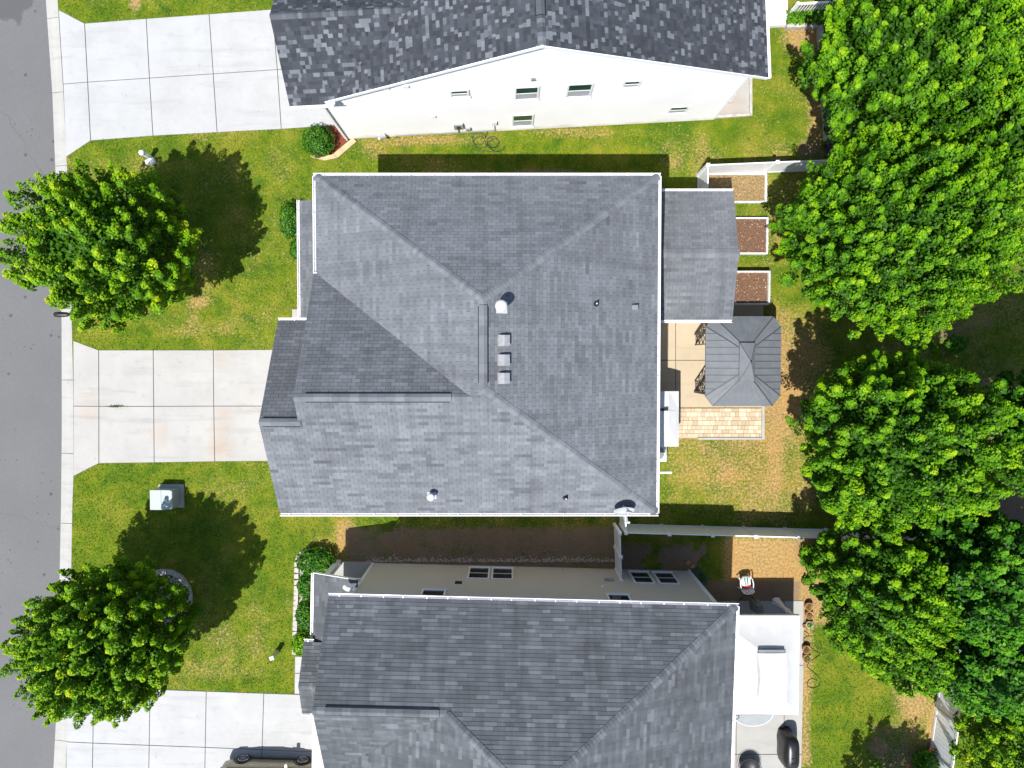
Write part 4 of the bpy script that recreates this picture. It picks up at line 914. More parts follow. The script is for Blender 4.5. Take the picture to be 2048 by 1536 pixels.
shrub(630, 1125, .85, .65, .9, 44, 'wide shrub at the rounded end of the stone-edged bed', 'leaf_box', 2600, .1)
shrub(612, 1172, .4, .6, .7, 45, 'dark shrub second from the bed end, by the south house porch', 'leaf_box', 1600, .09)
shrub(610, 1232, .42, .75, .7, 46, 'dark shrub in the middle of the stone-edged bed', 'leaf_box', 1800, .09)
shrub(606, 1288, .5, .55, .75, 47, 'yellowish shrub at the walk end of the stone-edged bed', 'leaf', 1600, .1)
shrub(1860, 1372, .5, .45, .6, 48, 'rose bush with red flowers beside the rear fence', 'leaf_wood', 1200, .09)
shrub(1860, 1530, .8, .7, .9, 49, 'rose bush at the bottom edge beside the rear fence', 'leaf_wood', 1800, .09)
shrub(1640, 1115, .9, .7, .8, 50, 'dark bush under the east end of the grey fence', 'leaf_wood', 1800, .1)
shrub(1995, 255, 1.6, 1.3, 1.6, 51, 'loose lime bush under the right-edge trees', 'leaf_y', 3200, .13)
shrub(1915, 690, .5, .4, .5, 52, 'tiny bush in the shaded lawn behind the wide maple', 'leaf_wood', 500, .1)
for k, (px, py) in enumerate([(1868, 1358), (1852, 1378), (1872, 1366), (1815, 1531), (1865, 1530), (1863, 1497)]):
    c = P(px, py, .65); m = MB()
    for j in range(7):
        a = j * .9; r = .03 + .008 * j; q = c + Vector((math.cos(a) * r, math.sin(a) * r, .02 * math.cos(j)))
        m.add([q + Vector((-.03, 0, 0)), q + Vector((0, -.03, .015)), q + Vector((.03, 0, .03)), q + Vector((0, .03, .015))], [(0, 1, 2, 3)])
    tag(build('rose_flower', m, 'petal'), ['red rose nearest the bare earth by the rear fence', 'red rose lowest on the upper rose bush', 'red rose touching the rear fence', 'red rose leftmost at the bottom edge', 'red rose at the bottom edge by the fence', 'red rose against the white rear fence'][k], 'flower', 'red roses')

# ---- grass blades: one mass of short blades over the open lawns
def inside(x, y, poly):
    r = np.zeros(len(x), bool); n = len(poly)
    for i in range(n):
        (x1, y1), (x2, y2) = poly[i], poly[(i + 1) % n]
        if y1 == y2: continue
        r ^= ((y1 > y) != (y2 > y)) & (x < (x2 - x1) * (y - y1) / (y2 - y1) + x1)
    return r
def rect_l(T, x0, x1, y0, y1): return [tuple((T @ Vector((x, y, 0))).xy) for x, y in ((x0, y0), (x1, y0), (x1, y1), (x0, y1))]
NOGRASS += [rect_l(I4, -8.8, 9.05, -5.65, 6.85), rect_l(TN, -.02, WL + .02, -.06, 12), rect_l(TS, -1.9, 14.8, -13, .06)]
for q in [[(1318, 350), (1532, 350), (1532, 405), (1470, 405)], [(1440, 436), (1532, 436), (1532, 508), (1440, 508)], [(1440, 545), (1532, 545), (1532, 640), (1440, 640)], [(1632, 50), (1700, 50), (1700, 285), (1645, 285)]]: NOGRASS.append([tuple(G(*p)) for p in q])
k = 430000; gx = NP.uniform(-21, 24.5, k); gyy = NP.uniform(-19.5, 17, k)
ok = gx > curb_r(gyy) + .02
for poly in NOGRASS: ok &= ~inside(gx, gyy, poly)
gx, gyy = gx[ok], gyy[ok]; dd, ss = dirt_of(gx, gyy), soil_of(gx, gyy)
ok = NP.random(len(gx)) > np.clip(np.maximum((dd - .35) * 1.3, (ss - .3) * 1.4), 0, .93)
gx, gyy, dd, ss = gx[ok], gyy[ok], dd[ok], ss[ok]; k = len(gx)
a = NP.uniform(0, 2 * math.pi, k); b = NP.uniform(0, 2 * math.pi, k); h = NP.uniform(.03, .075, k) * (1 - .45 * dd); w = NP.uniform(.012, .024, k); lean = NP.uniform(.02, .09, k)
p0 = np.stack([gx - np.cos(a) * w, gyy - np.sin(a) * w, np.zeros(k)], 1); p1 = np.stack([gx + np.cos(a) * w, gyy + np.sin(a) * w, np.zeros(k)], 1); p2 = np.stack([gx + np.cos(b) * lean, gyy + np.sin(b) * lean, h], 1)
me = bpy.data.meshes.new('grass_blades'); np_mesh(me, np.stack([p0, p1, p2], 1).reshape(-1, 3), np.arange(3 * k).reshape(k, 3))
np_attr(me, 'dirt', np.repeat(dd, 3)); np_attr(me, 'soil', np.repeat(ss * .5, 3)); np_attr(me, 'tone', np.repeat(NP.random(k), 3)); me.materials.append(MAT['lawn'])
stuff(tag(link(bpy.data.objects.new('grass_blades', me)), 'short grass blades covering the lawns between the houses', 'grass'))

# ------------------------------------------------------------------ fences
def fence(run, label, mat='vinyl', h=1.75, posts=None, cap=True, step=.18, gap_post=.0):
    "run: ground points of the line; posts: distances along each stretch"
    c = sum((Vector((*p, 0)) for p in run), Vector()) / len(run)
    f = thing('fence', (c.x, c.y, 0), 0, label, 'fence', 'vinyl privacy fences')
    pm = {}
    for si, (a, b) in enumerate(zip(run[:-1], run[1:])):
        a, b = Vector((*a, 0)), Vector((*b, 0)); d = (b - a).normalized(); L = (b - a).length; ang = math.atan2(d.y, d.x)
        n = max(1, round(L / 2.35)) if posts is None else posts[si]
        for i in range(n + 1):
            if si > 0 and i == 0: continue
            p = a + d * L * i / n; m = MB(); m.cbox(p + Vector((0, 0, h / 2 + .02)), (.13, .13, h + .04), ang); po = build('post', m, mat, f)
            m = MB(); m.cbox(p + Vector((0, 0, h + .07)), (.16, .16, .06), ang, ch=.5); build('post_cap', m, mat, po)
        for i in range(n):
            p, q = a + d * (L * i / n + .065), a + d * (L * (i + 1) / n - .065); l2 = (q - p).length
            for z in (.1, h - .07): m = MB(); m.bar(p + Vector((0, 0, z)), q + Vector((0, 0, z)), .05, .14); build('rail', m, mat, f)
            k = max(1, int(l2 / step)); w = l2 / k; key = round(w, 3)
            if key not in pm:
                mm = MB(); mm.cbox((0, 0, 0), (w - .012, .022, h - .3), 0); me = mm.mesh('picket'); me.materials.append(MAT[mat]); pm[key] = me
            for j in range(k):
                place('picket', pm[key], Matrix.Translation(p + d * w * (j + .5) + Vector((0, 0, h / 2 + .015))) @ Matrix.Rotation(ang, 4, 'Z'), f)
    return f
F0, F1 = Vector((8.55, 6.9)), Vector((8.55, 8.54)); F2 = Vector((14.6, 8.79))
fence([F0, F1, F2], 'white vinyl fence with a corner north of the raised beds', 'vinyl', posts=[1, 2])
fence([Vector((4.86, -9.75)), Vector((4.78, -7.62))], 'short grey fence joining the south house wall to the long fence', 'fence_grey', 1.8, [2])
fence([Vector((5.0, -5.75)), Vector((5.06, -7.62)), Vector((18.5, -7.98))], 'long grey vinyl fence running under the trees on the right', 'fence_grey', 1.75, [1, 7])
fence([Vector((19.7, -22)), Vector((19.75, -18.4)), Vector((20.25, -14.3)), Vector((20.5, -8.2))], 'white rear fence showing through the trees, bottom right', 'vinyl', 1.75)
# ------------------------------------------------------------------ garden things
def quad_px(pts, z=0): return [tuple(P(*p, z).xy) for p in pts]
# three raised beds behind the lean-to
def raised_bed(px0, px1, py0, py1, h, label, fill='soil'):
    a, b = G(px0, py1), G(px1, py0); c = (a + b) / 2
    t = thing('raised_bed', (c.x, c.y, 0), 0, label, 'garden bed', 'raised beds behind the middle house')
    w = .07
    for x0, x1, y0, y1 in ((a.x, b.x, a.y, a.y + w), (a.x, b.x, b.y - w, b.y), (a.x, a.x + w, a.y + w, b.y - w), (b.x - w, b.x, a.y + w, b.y - w)):
        m = MB(); m.box(x0, x1, y0, y1, 0, h); build('bed_board', m, 'bed_white', t)
    m = MB(); n = 14; vs = []; x0, x1, y0, y1 = a.x + w, b.x - w, a.y + w, b.y - w
    for j in range(n + 1):
        for i in range(n + 1):
            x, y = x0 + (x1 - x0) * i / n, y0 + (y1 - y0) * j / n; vs.append((x, y, h * .7 + .05 * (float(fbm(x, y, 2.5, 3)) - .5)))
    m.add(vs, [(j * (n + 1) + i, j * (n + 1) + i + 1, (j + 1) * (n + 1) + i + 1, (j + 1) * (n + 1) + i) for j in range(n) for i in range(n)]); build('soil', m, fill, t)
    m = MB()
    for k in range(110):
        x, y = R.uniform(x0, x1), R.uniform(y0, y1); r = R.uniform(.015, .045); an = R.random() * 6
        m.add([(x + r * math.cos(an + j * 1.57) * (1 if j % 2 else .5), y + r * math.sin(an + j * 1.57) * (1 if j % 2 else .5), h * .7 + .045 + R.uniform(0, .02)) for j in range(4)], [(0, 1, 2, 3)])
    stuff(build('dry_leaves', m, 'timber_tan', t))
    m = MB()                                           # white netting gathered on the outer board
    for k in range(26):
        y = y0 + (y1 - y0) * k / 25; m.tube([(b.x + R.uniform(-.02, .05), y, h + .01), (b.x + R.uniform(0, .09), y + R.uniform(-.1, .1), h * .5), (b.x + R.uniform(0, .06), y + R.uniform(0, .12), .03)], .009, 4)
    stuff(build('netting', m, 'white', t))
    return t
raised_bed(1410, 1530, 349, 407, .22, 'northernmost raised bed, straw covered, in the fence corner', 'straw')
raised_bed(1415, 1532, 437, 510, .3, 'middle raised bed with brown soil behind the lean-to')
raised_bed(1415, 1531, 545, 611, .62, 'southernmost and tallest raised bed, next to the gazebo')
# timber planter in the north yard
t = thing('planter', (*G(1660, 170), 0), 0, 'long weathered timber planter beneath the top right maple', 'planter')
for pts in ([(1568, 53), (1640, 52), (1640, 60), (1568, 61)], [(1632, 61), (1641, 60), (1656, 283), (1647, 284)], [(1656, 279), (1694, 276), (1694, 281), (1656, 284)], [(1690, 62), (1697, 62), (1697, 276), (1690, 276)]):
    m = MB(); m.prism(ccw(quad_px(pts)), 0, .32); build('planter_board', m, 'timber', t)
m = MB(); m.prism(ccw(quad_px([(1570, 20), (1692, 20), (1692, 278), (1656, 278), (1641, 53), (1570, 53)])), .0, .22); build('soil', m, 'soil', t)
k = 2600; g_ = np.random.default_rng(61); px = np.concatenate([g_.uniform(1572, 1690, 1000), g_.uniform(1645, 1690, k - 1000)]); py = np.concatenate([g_.uniform(22, 50, 1000), g_.uniform(55, 272, k - 1000)])
pos = np.array([list(P(a, b, .3)) for a, b in zip(px, py)]); pos[:, 2] += g_.random(k) * .15; pos -= np.array([*t.location[:2], 0])
link(bpy.data.objects.new('planting', leaves_mesh('planting', pos, g_.normal(size=(k, 3)) * .5 + np.array([0, 0, 1]), .1 * (.6 + .8 * g_.random(k)), g_.random(k), 'leaf_wood', 62)), t)
# white deck railing at the top edge
t = thing('railing', (*G(1640, 10), 0), 0, 'white slatted railing at the top edge beside the deck', 'railing')
a, b = P(1577, 30, 0), P(1684, 24, 0)
for z in (.15, 1.0): m = MB(); m.bar(a + Vector((0, 0, z)), b + Vector((0, 0, z)), .09, .07); build('rail', m, 'white', t)
for i in range(19):
    q = a.lerp(b, i / 18); m = MB(); m.bar(q, q + Vector((0, 0, 1.0 if i % 18 else 1.12)), .04 if i % 18 else .1); build('baluster' if i % 18 else 'post', m, 'white', t)
m = MB(); m.bar(b + Vector((.0, -.1, .55)), b + Vector((.0, 1.8, .55)), .05, 1.1); build('end_panel', m, 'white', t)
# bin
c = P(1668, 303, 0); t = thing('wheelie_bin', c, .1, 'dark purple wheelie bin under the maple by the white fence', 'bin')
T = t.matrix_basis
m = MB(T); m.hexa([(-.4, -.27, .08), (.4, -.27, .08), (.4, .27, .08), (-.4, .27, .08)], [(-.5, -.34, .95), (.5, -.34, .95), (.5, .34, .95), (-.5, .34, .95)]); build('body', m, 'purple', t)
m = MB(T); m.cbox((0, 0, .995), (1.08, .76, .09), ch=.25); build('lid', m, 'purple', t)
m = MB(T); m.bar((-.58, -.3, .95), (-.58, .3, .95), .04); build('handle', m, 'purple', t)
for s_ in (-1, 1):
    m = MB(T); m.tube([(-.36, s_ * .24, .1), (-.36, s_ * .31, .1)], .1, 14); build('wheel', m, 'rubber', t)
for k, (x, w) in enumerate(((-.35, .07), (-.22, .05), (-.12, .08), (.0, .06))):
    m = MB(T); m.box(x, x + w, .2, .24, 1.041, 1.044); build('lettering', m, 'white', t)
# gazebo
gz = thing('gazebo', (*((G(1389, 672) + G(1388, 783)) / 2 + Vector((1.5, 0))), 0), 0, 'grey metal hardtop gazebo with two-tier roof on the patio', 'gazebo')
x0, x1, y0, y1 = 8.35, 11.57, -1.93, 1.9; ch = .33; ez = 2.4; cx, cy_ = (x0 + x1) / 2 + .02, -.0
tx0, tx1, ty0, ty1 = 9.62, 10.24, -.83, .83; tz = 2.88
o8 = [(x0 + ch, y0), (x1 - ch, y0), (x1, y0 + ch + .1), (x1, y1 - ch - .1), (x1 - ch, y1), (x0 + ch, y1), (x0, y1 - ch - .1), (x0, y0 + ch + .1)]
i8 = [(tx0, ty0), (tx1, ty0), (tx1, ty0 + .25), (tx1, ty1 - .25), (tx1, ty1), (tx0, ty1), (tx0, ty1 - .25), (tx0, ty0 + .25)]
counts = [7, 2, 9, 2, 7, 2, 9, 2]
for s_ in range(8):
    a0, a1 = Vector((*o8[s_], ez)), Vector((*o8[(s_ + 1) % 8], ez)); b0, b1 = Vector((*i8[s_], tz)), Vector((*i8[(s_ + 1) % 8], tz)); n = counts[s_]
    if s_ in (2, 6):                                        # strips lie square to the eave, cut by the hips
        n = 10; ys_ = sorted((a0.y, a1.y)); ax_ = a0.x; bxx = b0.x; tri = ccw([(p.y, p.x) for p in (a0, a1, b1, b0)])
        for i in range(n):
            w = (ys_[1] - ys_[0]) / n; c_ = clip_convex([(ys_[0] + w * i + .006, -50), (ys_[0] + w * (i + 1) - .006, -50), (ys_[0] + w * (i + 1) - .006, 50), (ys_[0] + w * i + .006, 50)], tri)
            q = [Vector((x, y, ez + (tz - ez) * (x - ax_) / (bxx - ax_))) for y, x in c_]
            m = MB(); up = Vector((0, 0, .02)); m.hexa([p - up for p in q], q); rp = build('roof_panel', m, 'gaz', gz)
            if i:
                lx_ = [x for y, x in c_ if abs(y - (ys_[0] + w * i + .006)) < 1e-4]
                if len(lx_) == 2: m = MB(); m.bar(*[(x, ys_[0] + w * i, ez + (tz - ez) * (x - ax_) / (bxx - ax_) + .008) for x in lx_], .022, .02); build('seam', m, 'seam', rp)
    else:
        for i in range(n):
            f0, f1 = i / n + .004, (i + 1) / n - .004
            q = [a0.lerp(a1, f0), a0.lerp(a1, f1), b0.lerp(b1, f1), b0.lerp(b1, f0)]
            m = MB(); up = Vector((0, 0, .02)); m.hexa([p - up for p in q], q); rp = build('roof_panel', m, 'gaz', gz)
            if i: m = MB(); m.bar(a0.lerp(a1, i / n) + Vector((0, 0, .004)), b0.lerp(b1, i / n) + Vector((0, 0, .004)), .012, .012); build('seam', m, 'gaz', rp)
    m = MB(); m.bar(a0 + Vector((0, 0, .012)), b0 + Vector((0, 0, .012)), .035, .03); build('hip_bar', m, 'seam', gz)
    m = MB(); m.bar(a0 - Vector((0, 0, .04)), a1 - Vector((0, 0, .04)), .03, .08); build('eave_trim', m, 'gaz', gz)
m = MB(); m.box(tx0 + .05, tx1 - .05, ty0 + .05, ty1 - .05, tz - .1, tz + .1); build('vent_opening', m, 'vent_black', gz)
u8 = [(tx0 - .02, ty0 - .02), (tx1 + .02, ty0 - .02), (tx1 + .02, ty1 - .06), (tx0 - .02, ty1 - .06)]; ap = Vector(((tx0 + tx1) / 2 + .1, -.02, 3.2))
for s_ in range(4):
    q0, q1 = Vector((*u8[s_], tz + .13)), Vector((*u8[(s_ + 1) % 4], tz + .13))
    m = MB(); m.add([q0, q1, ap, q0 - Vector((0, 0, .03)), q1 - Vector((0, 0, .03)), ap - Vector((0, 0, .03))], [(0, 1, 2), (5, 4, 3), (0, 3, 4, 1), (1, 4, 5, 2), (2, 5, 3, 0)]); build('cap_panel', m, 'gaz', gz)
    m = MB(); m.bar(q0 + Vector((0, 0, .01)), ap + Vector((0, 0, .01)), .02, .02); build('hip_bar', m, 'seam', gz)
m = MB(); m.lathe(ap, [(.03, -.01), (.035, .03), (.01, .06)], 8); build('finial', m, 'vent_black', gz)
lx0, lx1, ly0, ly1 = 8.5, 11.4, -1.42, 1.25
for X, Y, sx, sy in ((lx0, ly0, 1, 1), (lx0, ly1, 1, -1), (lx1, ly0, -1, 1), (lx1, ly1, -1, -1)):
    m = MB(); m.bar((X, Y, 0), (X, Y, ez - .02), .1); lg = build('corner_post', m, 'black', gz)
    for dx, dy in ((sx * .5, 0), (0, sy * .5)):
        m = MB(); A = Vector((X, Y, 0)); E = Vector((X + dx, Y + dy, 0)); m.bar(E, E + Vector((0, 0, ez - .05)), .05)
        for z in (.15, .75, 1.35, 1.95): m.bar(A + Vector((0, 0, z)), E + Vector((0, 0, z)), .03)
        for z in (.15, .75, 1.35): m.bar(A + Vector((0, 0, z)), E + Vector((0, 0, z + .6)), .022); m.bar(E + Vector((0, 0, z)), A + Vector((0, 0, z + .6)), .022)
        build('lattice', m, 'black', lg)
for a, b in (((lx0, ly0), (lx1, ly0)), ((lx1, ly0), (lx1, ly1)), ((lx1, ly1), (lx0, ly1)), ((lx0, ly1), (lx0, ly0))):
    m = MB(); m.bar((*a, ez - .1), (*b, ez - .1), .07, .1); build('beam', m, 'black', gz)
# white awning half under the middle house eave
aw = thing('canopy', (*G(1330, 840), 0), 0, 'white fabric canopy half hidden under the middle house eave', 'canopy')
W_ = lambda px, py, z: P(px, py, z)
zc = 2.15; cols = [(1290, 2.55), (1322, 2.5), (1338, 2.35), (1357.5, 2.1)]
rows_ = [(782.5, 0), (818, .16), (822, .2), (855, .18), (893, -.03)]
vs = [P(px, py, z + dz * (1 if px < 1350 else .2)) for py, dz in rows_ for px, z in cols]; n = len(cols)
m = MB(); m.add(vs, [(j * n + i, (j + 1) * n + i, (j + 1) * n + i + 1, j * n + i + 1) for j in range(len(rows_) - 1) for i in range(n - 1)])
v2 = [Vector(v) - Vector((0, 0, .015)) for v in vs]; m.add(v2, [(j * n + i, j * n + i + 1, (j + 1) * n + i + 1, (j + 1) * n + i) for j in range(len(rows_) - 1) for i in range(n - 1)]); build('fabric', m, 'canvas', aw)
m = MB(); a, b = P(1296, 819.5, 2.82), P(1336, 819, 2.66); m.bar(a, b, .1, .06); build('vent_strip', m, 'vent_black', aw)
m = MB()
for p, q in (((1357, 783), (1357, 892)),):
    A, B = P(*p, 2.1), P(*q, 2.1); m.add([A, B, B - Vector((.02, 0, .22)), A - Vector((.02, 0, .22))], [(0, 1, 2, 3)]); m.add([A + Vector((.01, 0, 0)), B + Vector((.01, 0, 0)), B - Vector((.01, 0, .22)), A - Vector((.01, 0, .22))], [(3, 2, 1, 0)])
build('valance', m, 'canvas', aw)
for px, py in ((1354, 788), (1354, 888)):
    q = P(px, py, 2.1); m = MB(); m.bar((q.x, q.y, 0), (q.x, q.y, 2.1), .06); build('post', m, 'vinyl', aw)
# air conditioners
def ac(c, rz, label, s=.8):
    t = thing('air_conditioner', (c[0], c[1], 0), rz, label, 'air conditioner', 'air conditioners beside the houses'); T = t.matrix_basis
    m = MB(T); m.cbox((0, 0, .05), (s + .15, s + .15, .1)); build('pad', m, 'grey_conc', t)
    m = MB(T); m.cbox((0, 0, .5), (s, s, .8), ch=.08); build('cabinet', m, 'vinyl', t)
    m = MB(T); m.lathe((0, 0, .9), [(s * .36, 0), (s * .36, .012), (s * .34, .014)], 24); gr = build('fan_well', m, 'grey_plastic', t)
    for r in (.1, .17, .24, .31, .36):
        m = MB(T); m.tube([(r * s / .8 * math.cos(a * .2618), r * s / .8 * math.sin(a * .2618), .92) for a in range(25)], .007, 4, False); build('grille_ring', m, 'galv', gr)
    for k in range(10): a = k * .628; m = MB(T); m.bar((.05 * math.cos(a), .05 * math.sin(a), .925), (s * .36 * math.cos(a + .5), s * .36 * math.sin(a + .5), .925), .01); build('grille_bar', m, 'galv', gr)
c = P(1316, 906, .9); ac((c.x, c.y), 0, 'air conditioner beside the white canopy at the middle house')
c = P(1470, 176, .9); ac((c.x - .35, c.y + .1), .05, 'air conditioner on the gravel behind the north house')
# timber edging of the gravel bed
t = thing('bed_edging', (*G(1480, 200), 0), 0, 'weathered timber edging round the gravel pad', 'edging')
for pts in ([(1427, 232), (1500, 228), (1500, 233), (1427, 238)], [(1497, 150), (1503, 150), (1503, 233), (1498, 228)]):
    m = MB(); m.prism(ccw(quad_px(pts)), 0, .12); build('edging_timber', m, 'timber', t)
# mulch bed with timber edge at the north house front corner
t = thing('mulch_bed', (*G(660, 292), 0), 0, 'red mulch bed with tan timber edge round the clipped shrub', 'flower bed')
m = MB(); m.prism(ccw(quad_px([(618, 262), (668, 252), (693, 278), (708, 282), (668, 312), (625, 308)])), 0, .05); build('mulch', m, 'mulch_red', t)
for pts in ([(706, 277), (714, 284), (676, 317), (668, 309)], [(668, 309.5), (675, 317), (650, 322), (648, 314)], [(648, 314), (650, 322), (622, 315), (625, 308)]):
    m = MB(); m.prism(ccw(quad_px(pts)), 0, .11); build('edging_timber', m, 'timber_tan', t)
# gas meter by the wall foot, hose coil
c = G(770, 280); t = thing('gas_meter', (*c, 0), .05, 'grey gas meter with pipes at the foot of the north house wall', 'gas meter'); T = t.matrix_basis
m = MB(T); m.cbox((0, .05, .38), (.26, .18, .3), ch=.4); build('meter_case', m, 'galv', t)
m = MB(T); m.lathe((-.2, .02, .3), [(.02, 0), (.09, .01), (.1, .05), (.03, .09)], 14); build('regulator', m, 'galv', t)
m = MB(T); m.tube([(.08, .1, 0), (.08, .1, .6), (.2, .28, .62), (.45, .3, .45)], .022, 8); m.tube([(-.2, .02, 0), (-.2, .02, .32), (-.05, .05, .5)], .02, 8); build('pipe', m, 'grey_plastic', t)
c = G(972, 272); t = thing('hose_coil', (*c, 0), 0, 'black hose lying in loops below the north house wall', 'hose')
m = MB(Matrix.Translation((*c, 0))); pts = []
for k in range(150):
    a = k * .21; r = .24 + .08 * math.sin(k * .05 * 3); pts.append((r * math.cos(a) * 1.1 - .3 + .006 * k * (1 if k > 60 else .2), r * math.sin(a) - .15 - .002 * k, .03 + .02 * math.sin(k * .6)))
m.tube([(.1, .42, .5), (.12, .35, .1)] + pts + [(.9, -.62, .02), (.5, -.7, .02), (-.4, -.68, .02)], .013, 5); build('hose', m, 'rubber', t)
# satellite dish on the eave of the middle house
c = P(1248, 1019, 6.0); t = thing('satellite_dish', (c.x, c.y, 5.4), 0, 'white satellite dish on the south-east eave of the middle house', 'satellite dish')
fd = Vector((.05, -.84, .54)).normalized(); sx_ = Vector((1, 0, 0)); sy_ = fd.cross(sx_).normalized(); sx_ = sy_.cross(fd)
m = MB(); rings = []
for r, dd_ in ((.02, 0), (.15, .01), (.27, .035), (.37, .07), (.38, .06), (.27, .022), (.15, -.004), (.02, -.014)):
    rings.append([c + fd * dd_ + sx_ * r * 1.08 * math.cos(j * .2618) + sy_ * r * math.sin(j * .2618) for j in range(24)])
m.loft(rings); build('reflector', m, 'flash', t, True)
lb = c + fd * .62 - sy_ * (-.28)
m = MB(); m.bar(c - sy_ * (-.34) + fd * .02, lb, .035); build('feed_arm', m, 'flash', t)
m = MB(); m.tube([lb - fd * .02, lb - fd * .16], .045, 10); m.cbox(lb, (.2, .07, .07)); build('feed_horn', m, 'flash', t)
m = MB(); m.tube([c - fd * .02, c - fd * .14, Vector((c.x, YS + .15, 5.45 + sS * .1))], .03, 8); build('mast', m, 'galv', t)
# utility boxes in the front lawns
c = (P(316, 1000, .85) + P(322, 1000, .85)) / 2; t = thing('transformer_box', (c.x + .05, c.y, 0), 0, 'pale green transformer box on a concrete pad in the front lawn', 'utility box'); T = t.matrix_basis
m = MB(T); m.cbox((.12, .04, .05), (1.15, 1.08, .12)); build('pad', m, 'grey_conc', t)
m = MB(T); m.hexa([(-.46, -.42, .11), (.5, -.42, .11), (.5, .42, .11), (-.46, .42, .11)], [(-.46, -.42, .8), (.5, -.42, .8), (.5, .42, .8), (-.46, .42, .8)]); build('cabinet', m, 'trans', t)
m = MB(T); m.box(-.48, .02, -.45, .45, .8, .86); build('lid', m, 'trans', t)
m = MB(T); m.add([(.02, -.45, .8), (.45, -.45, .8), (.52, -.38, .8), (.52, .38, .8), (.45, .45, .8), (.02, .45, .8), (.03, -.45, .85), (.43, -.44, .85), (.5, -.37, .83), (.5, .37, .83), (.43, .44, .85), (.03, .45, .85)], [(6, 7, 8, 9, 10, 11), (0, 1, 7, 6), (1, 2, 8, 7), (2, 3, 9, 8), (3, 4, 10, 9), (4, 5, 11, 10), (5, 0, 6, 11)]); build('door', m, 'trans', t)
c = G(302, 316); t = thing('utility_pedestal', (*c, 0), .3, 'white-capped grey utility pedestal in the lawn by the north driveway', 'utility pedestal', 'utility pedestals'); T = t.matrix_basis
m = MB(T); m.lathe((0, 0, 0), [(.13, 0), (.12, .1), (.1, .12), (.1, .78)], 14); build('post', m, 'galv', t, True); m = MB(T); m.lathe((0, 0, .78), [(.115, 0), (.125, .06), (.1, .13), (.03, .16)], 14); build('cap', m, 'white', t, True); m = MB(T); m.cbox((-.02, -.2, .12), (.4, .2, .24), ch=.3); build('splice_box', m, 'white', t)
c = G(555, 1302); t = thing('utility_pedestal', (*c, 0), .3, 'slim grey utility pedestal in the lawn by the south house', 'utility pedestal', 'utility pedestals'); T = t.matrix_basis
m = MB(T); m.hexa([(-.09, -.08, 0), (.09, -.08, 0), (.09, .08, 0), (-.09, .08, 0)], [(-.08, -.07, .75), (.08, -.07, .75), (.08, .07, .75), (-.08, .07, .75)]); build('post', m, 'galv', t); m = MB(T); m.cbox((0, 0, .8), (.2, .18, .1), ch=.4); build('cap', m, 'paintw', t)
# street lamp in front of the northern maple
hd = P(123, 629, 5.6); t = thing('street_lamp', (hd.x + 1.15, hd.y + .9, 0), 0, 'black street lamp reaching over the curb from the maple', 'street lamp')
bx_, by_ = hd.x + 1.15, hd.y + .9
m = MB(); m.tube([(bx_, by_, 0), (bx_, by_, .3), (bx_, by_, .32), (bx_, by_, 5.4)], [.13, .12, .08, .05], 10); build('pole', m, 'black', t)
m = MB(); m.tube([(bx_, by_, 5.3), (bx_ - .25, by_ - .1, 5.55), (hd.x + .3, hd.y, 5.62)], .03, 8); build('arm', m, 'black', t)
m = MB(); m.loft([[hd + Vector((x, w * math.cos(j * .785), hh * math.sin(j * .785))) for j in range(8)] for x, w, hh in ((.34, .05, .04), (.2, .09, .07), (-.1, .11, .08), (-.26, .09, .06), (-.3, .04, .03))]); build('lamp_head', m, 'black', t, True)
# stone ring and front bed edging
c = Vector((-16.3, -11.05)); t = thing('tree_ring', (*c, 0), 0, 'ring of grey edging stones round the southern maple', 'edging')
sm = MB(); sm.hexa([(-.14, -.11, 0), (.14, -.11, 0), (.17, .11, 0), (-.17, .11, 0)], [(-.13, -.1, .13), (.13, -.1, .13), (.16, .1, .13), (-.16, .1, .13)]); sme = sm.mesh('edging_stone'); sme.materials.append(MAT['stone'])
for k in range(24):
    a = k * 2 * math.pi / 24; place('edging_stone', sme, Matrix.Translation((c.x + 1.2 * math.cos(a), c.y + 1.2 * math.sin(a), R.uniform(-.01, .01))) @ Matrix.Rotation(a - math.pi / 2, 4, 'Z'), t)
def pebbles(owner, sampler, n, r0, r1, mat, name='gravel'):
    m = MB()
    for k in range(n):
        x, y = sampler(); r = R.uniform(r0, r1); a = R.random() * 3
        pts = [(x + r * math.cos(a + j * 1.2566) * R.uniform(.7, 1.2), y + r * math.sin(a + j * 1.2566) * R.uniform(.7, 1.2), .0) for j in range(5)]
        m.add(pts + [(x, y, r * .9 + .01)], [(j, (j + 1) % 5, 5) for j in range(5)])
    return stuff(build(name, m, mat, owner))
pebbles(t, lambda: (lambda a, r: (c.x + r * math.cos(a), c.y + r * math.sin(a)))(R.random() * 6.283, math.sqrt(R.random()) * 1.08), 900, .02, .045, 'gravel')
t = thing('bed_edging', (*G(595, 1200), 0), 0, 'curved pale stone edging of the south house front bed', 'edging')
path = [G(*p) for p in [(668, 1122), (650, 1106), (630, 1101), (612, 1102), (600, 1109), (595, 1122), (594, 1145), (594, 1170), (593, 1200), (592, 1230), (591, 1260), (591, 1285), (590, 1308)]]
acc = 0
for a, b in zip(path[:-1], path[1:]):
    d = (b - a); L = d.length; ang = math.atan2(d.y, d.x); n = max(1, round(L / .24))
    for i in range(n):
        q = a + d * (i + .5) / n; place('edging_stone', sme, Matrix.Translation((q.x, q.y, R.uniform(-.01, .012))) @ Matrix.Rotation(ang + R.uniform(-.04, .04), 4, 'Z') @ Matrix.Scale(.78, 4, (1, 0, 0)), t)
bp = [tuple(G(*p)) for p in [(600, 1112), (650, 1108), (668, 1125), (640, 1160), (625, 1310), (596, 1305)]]
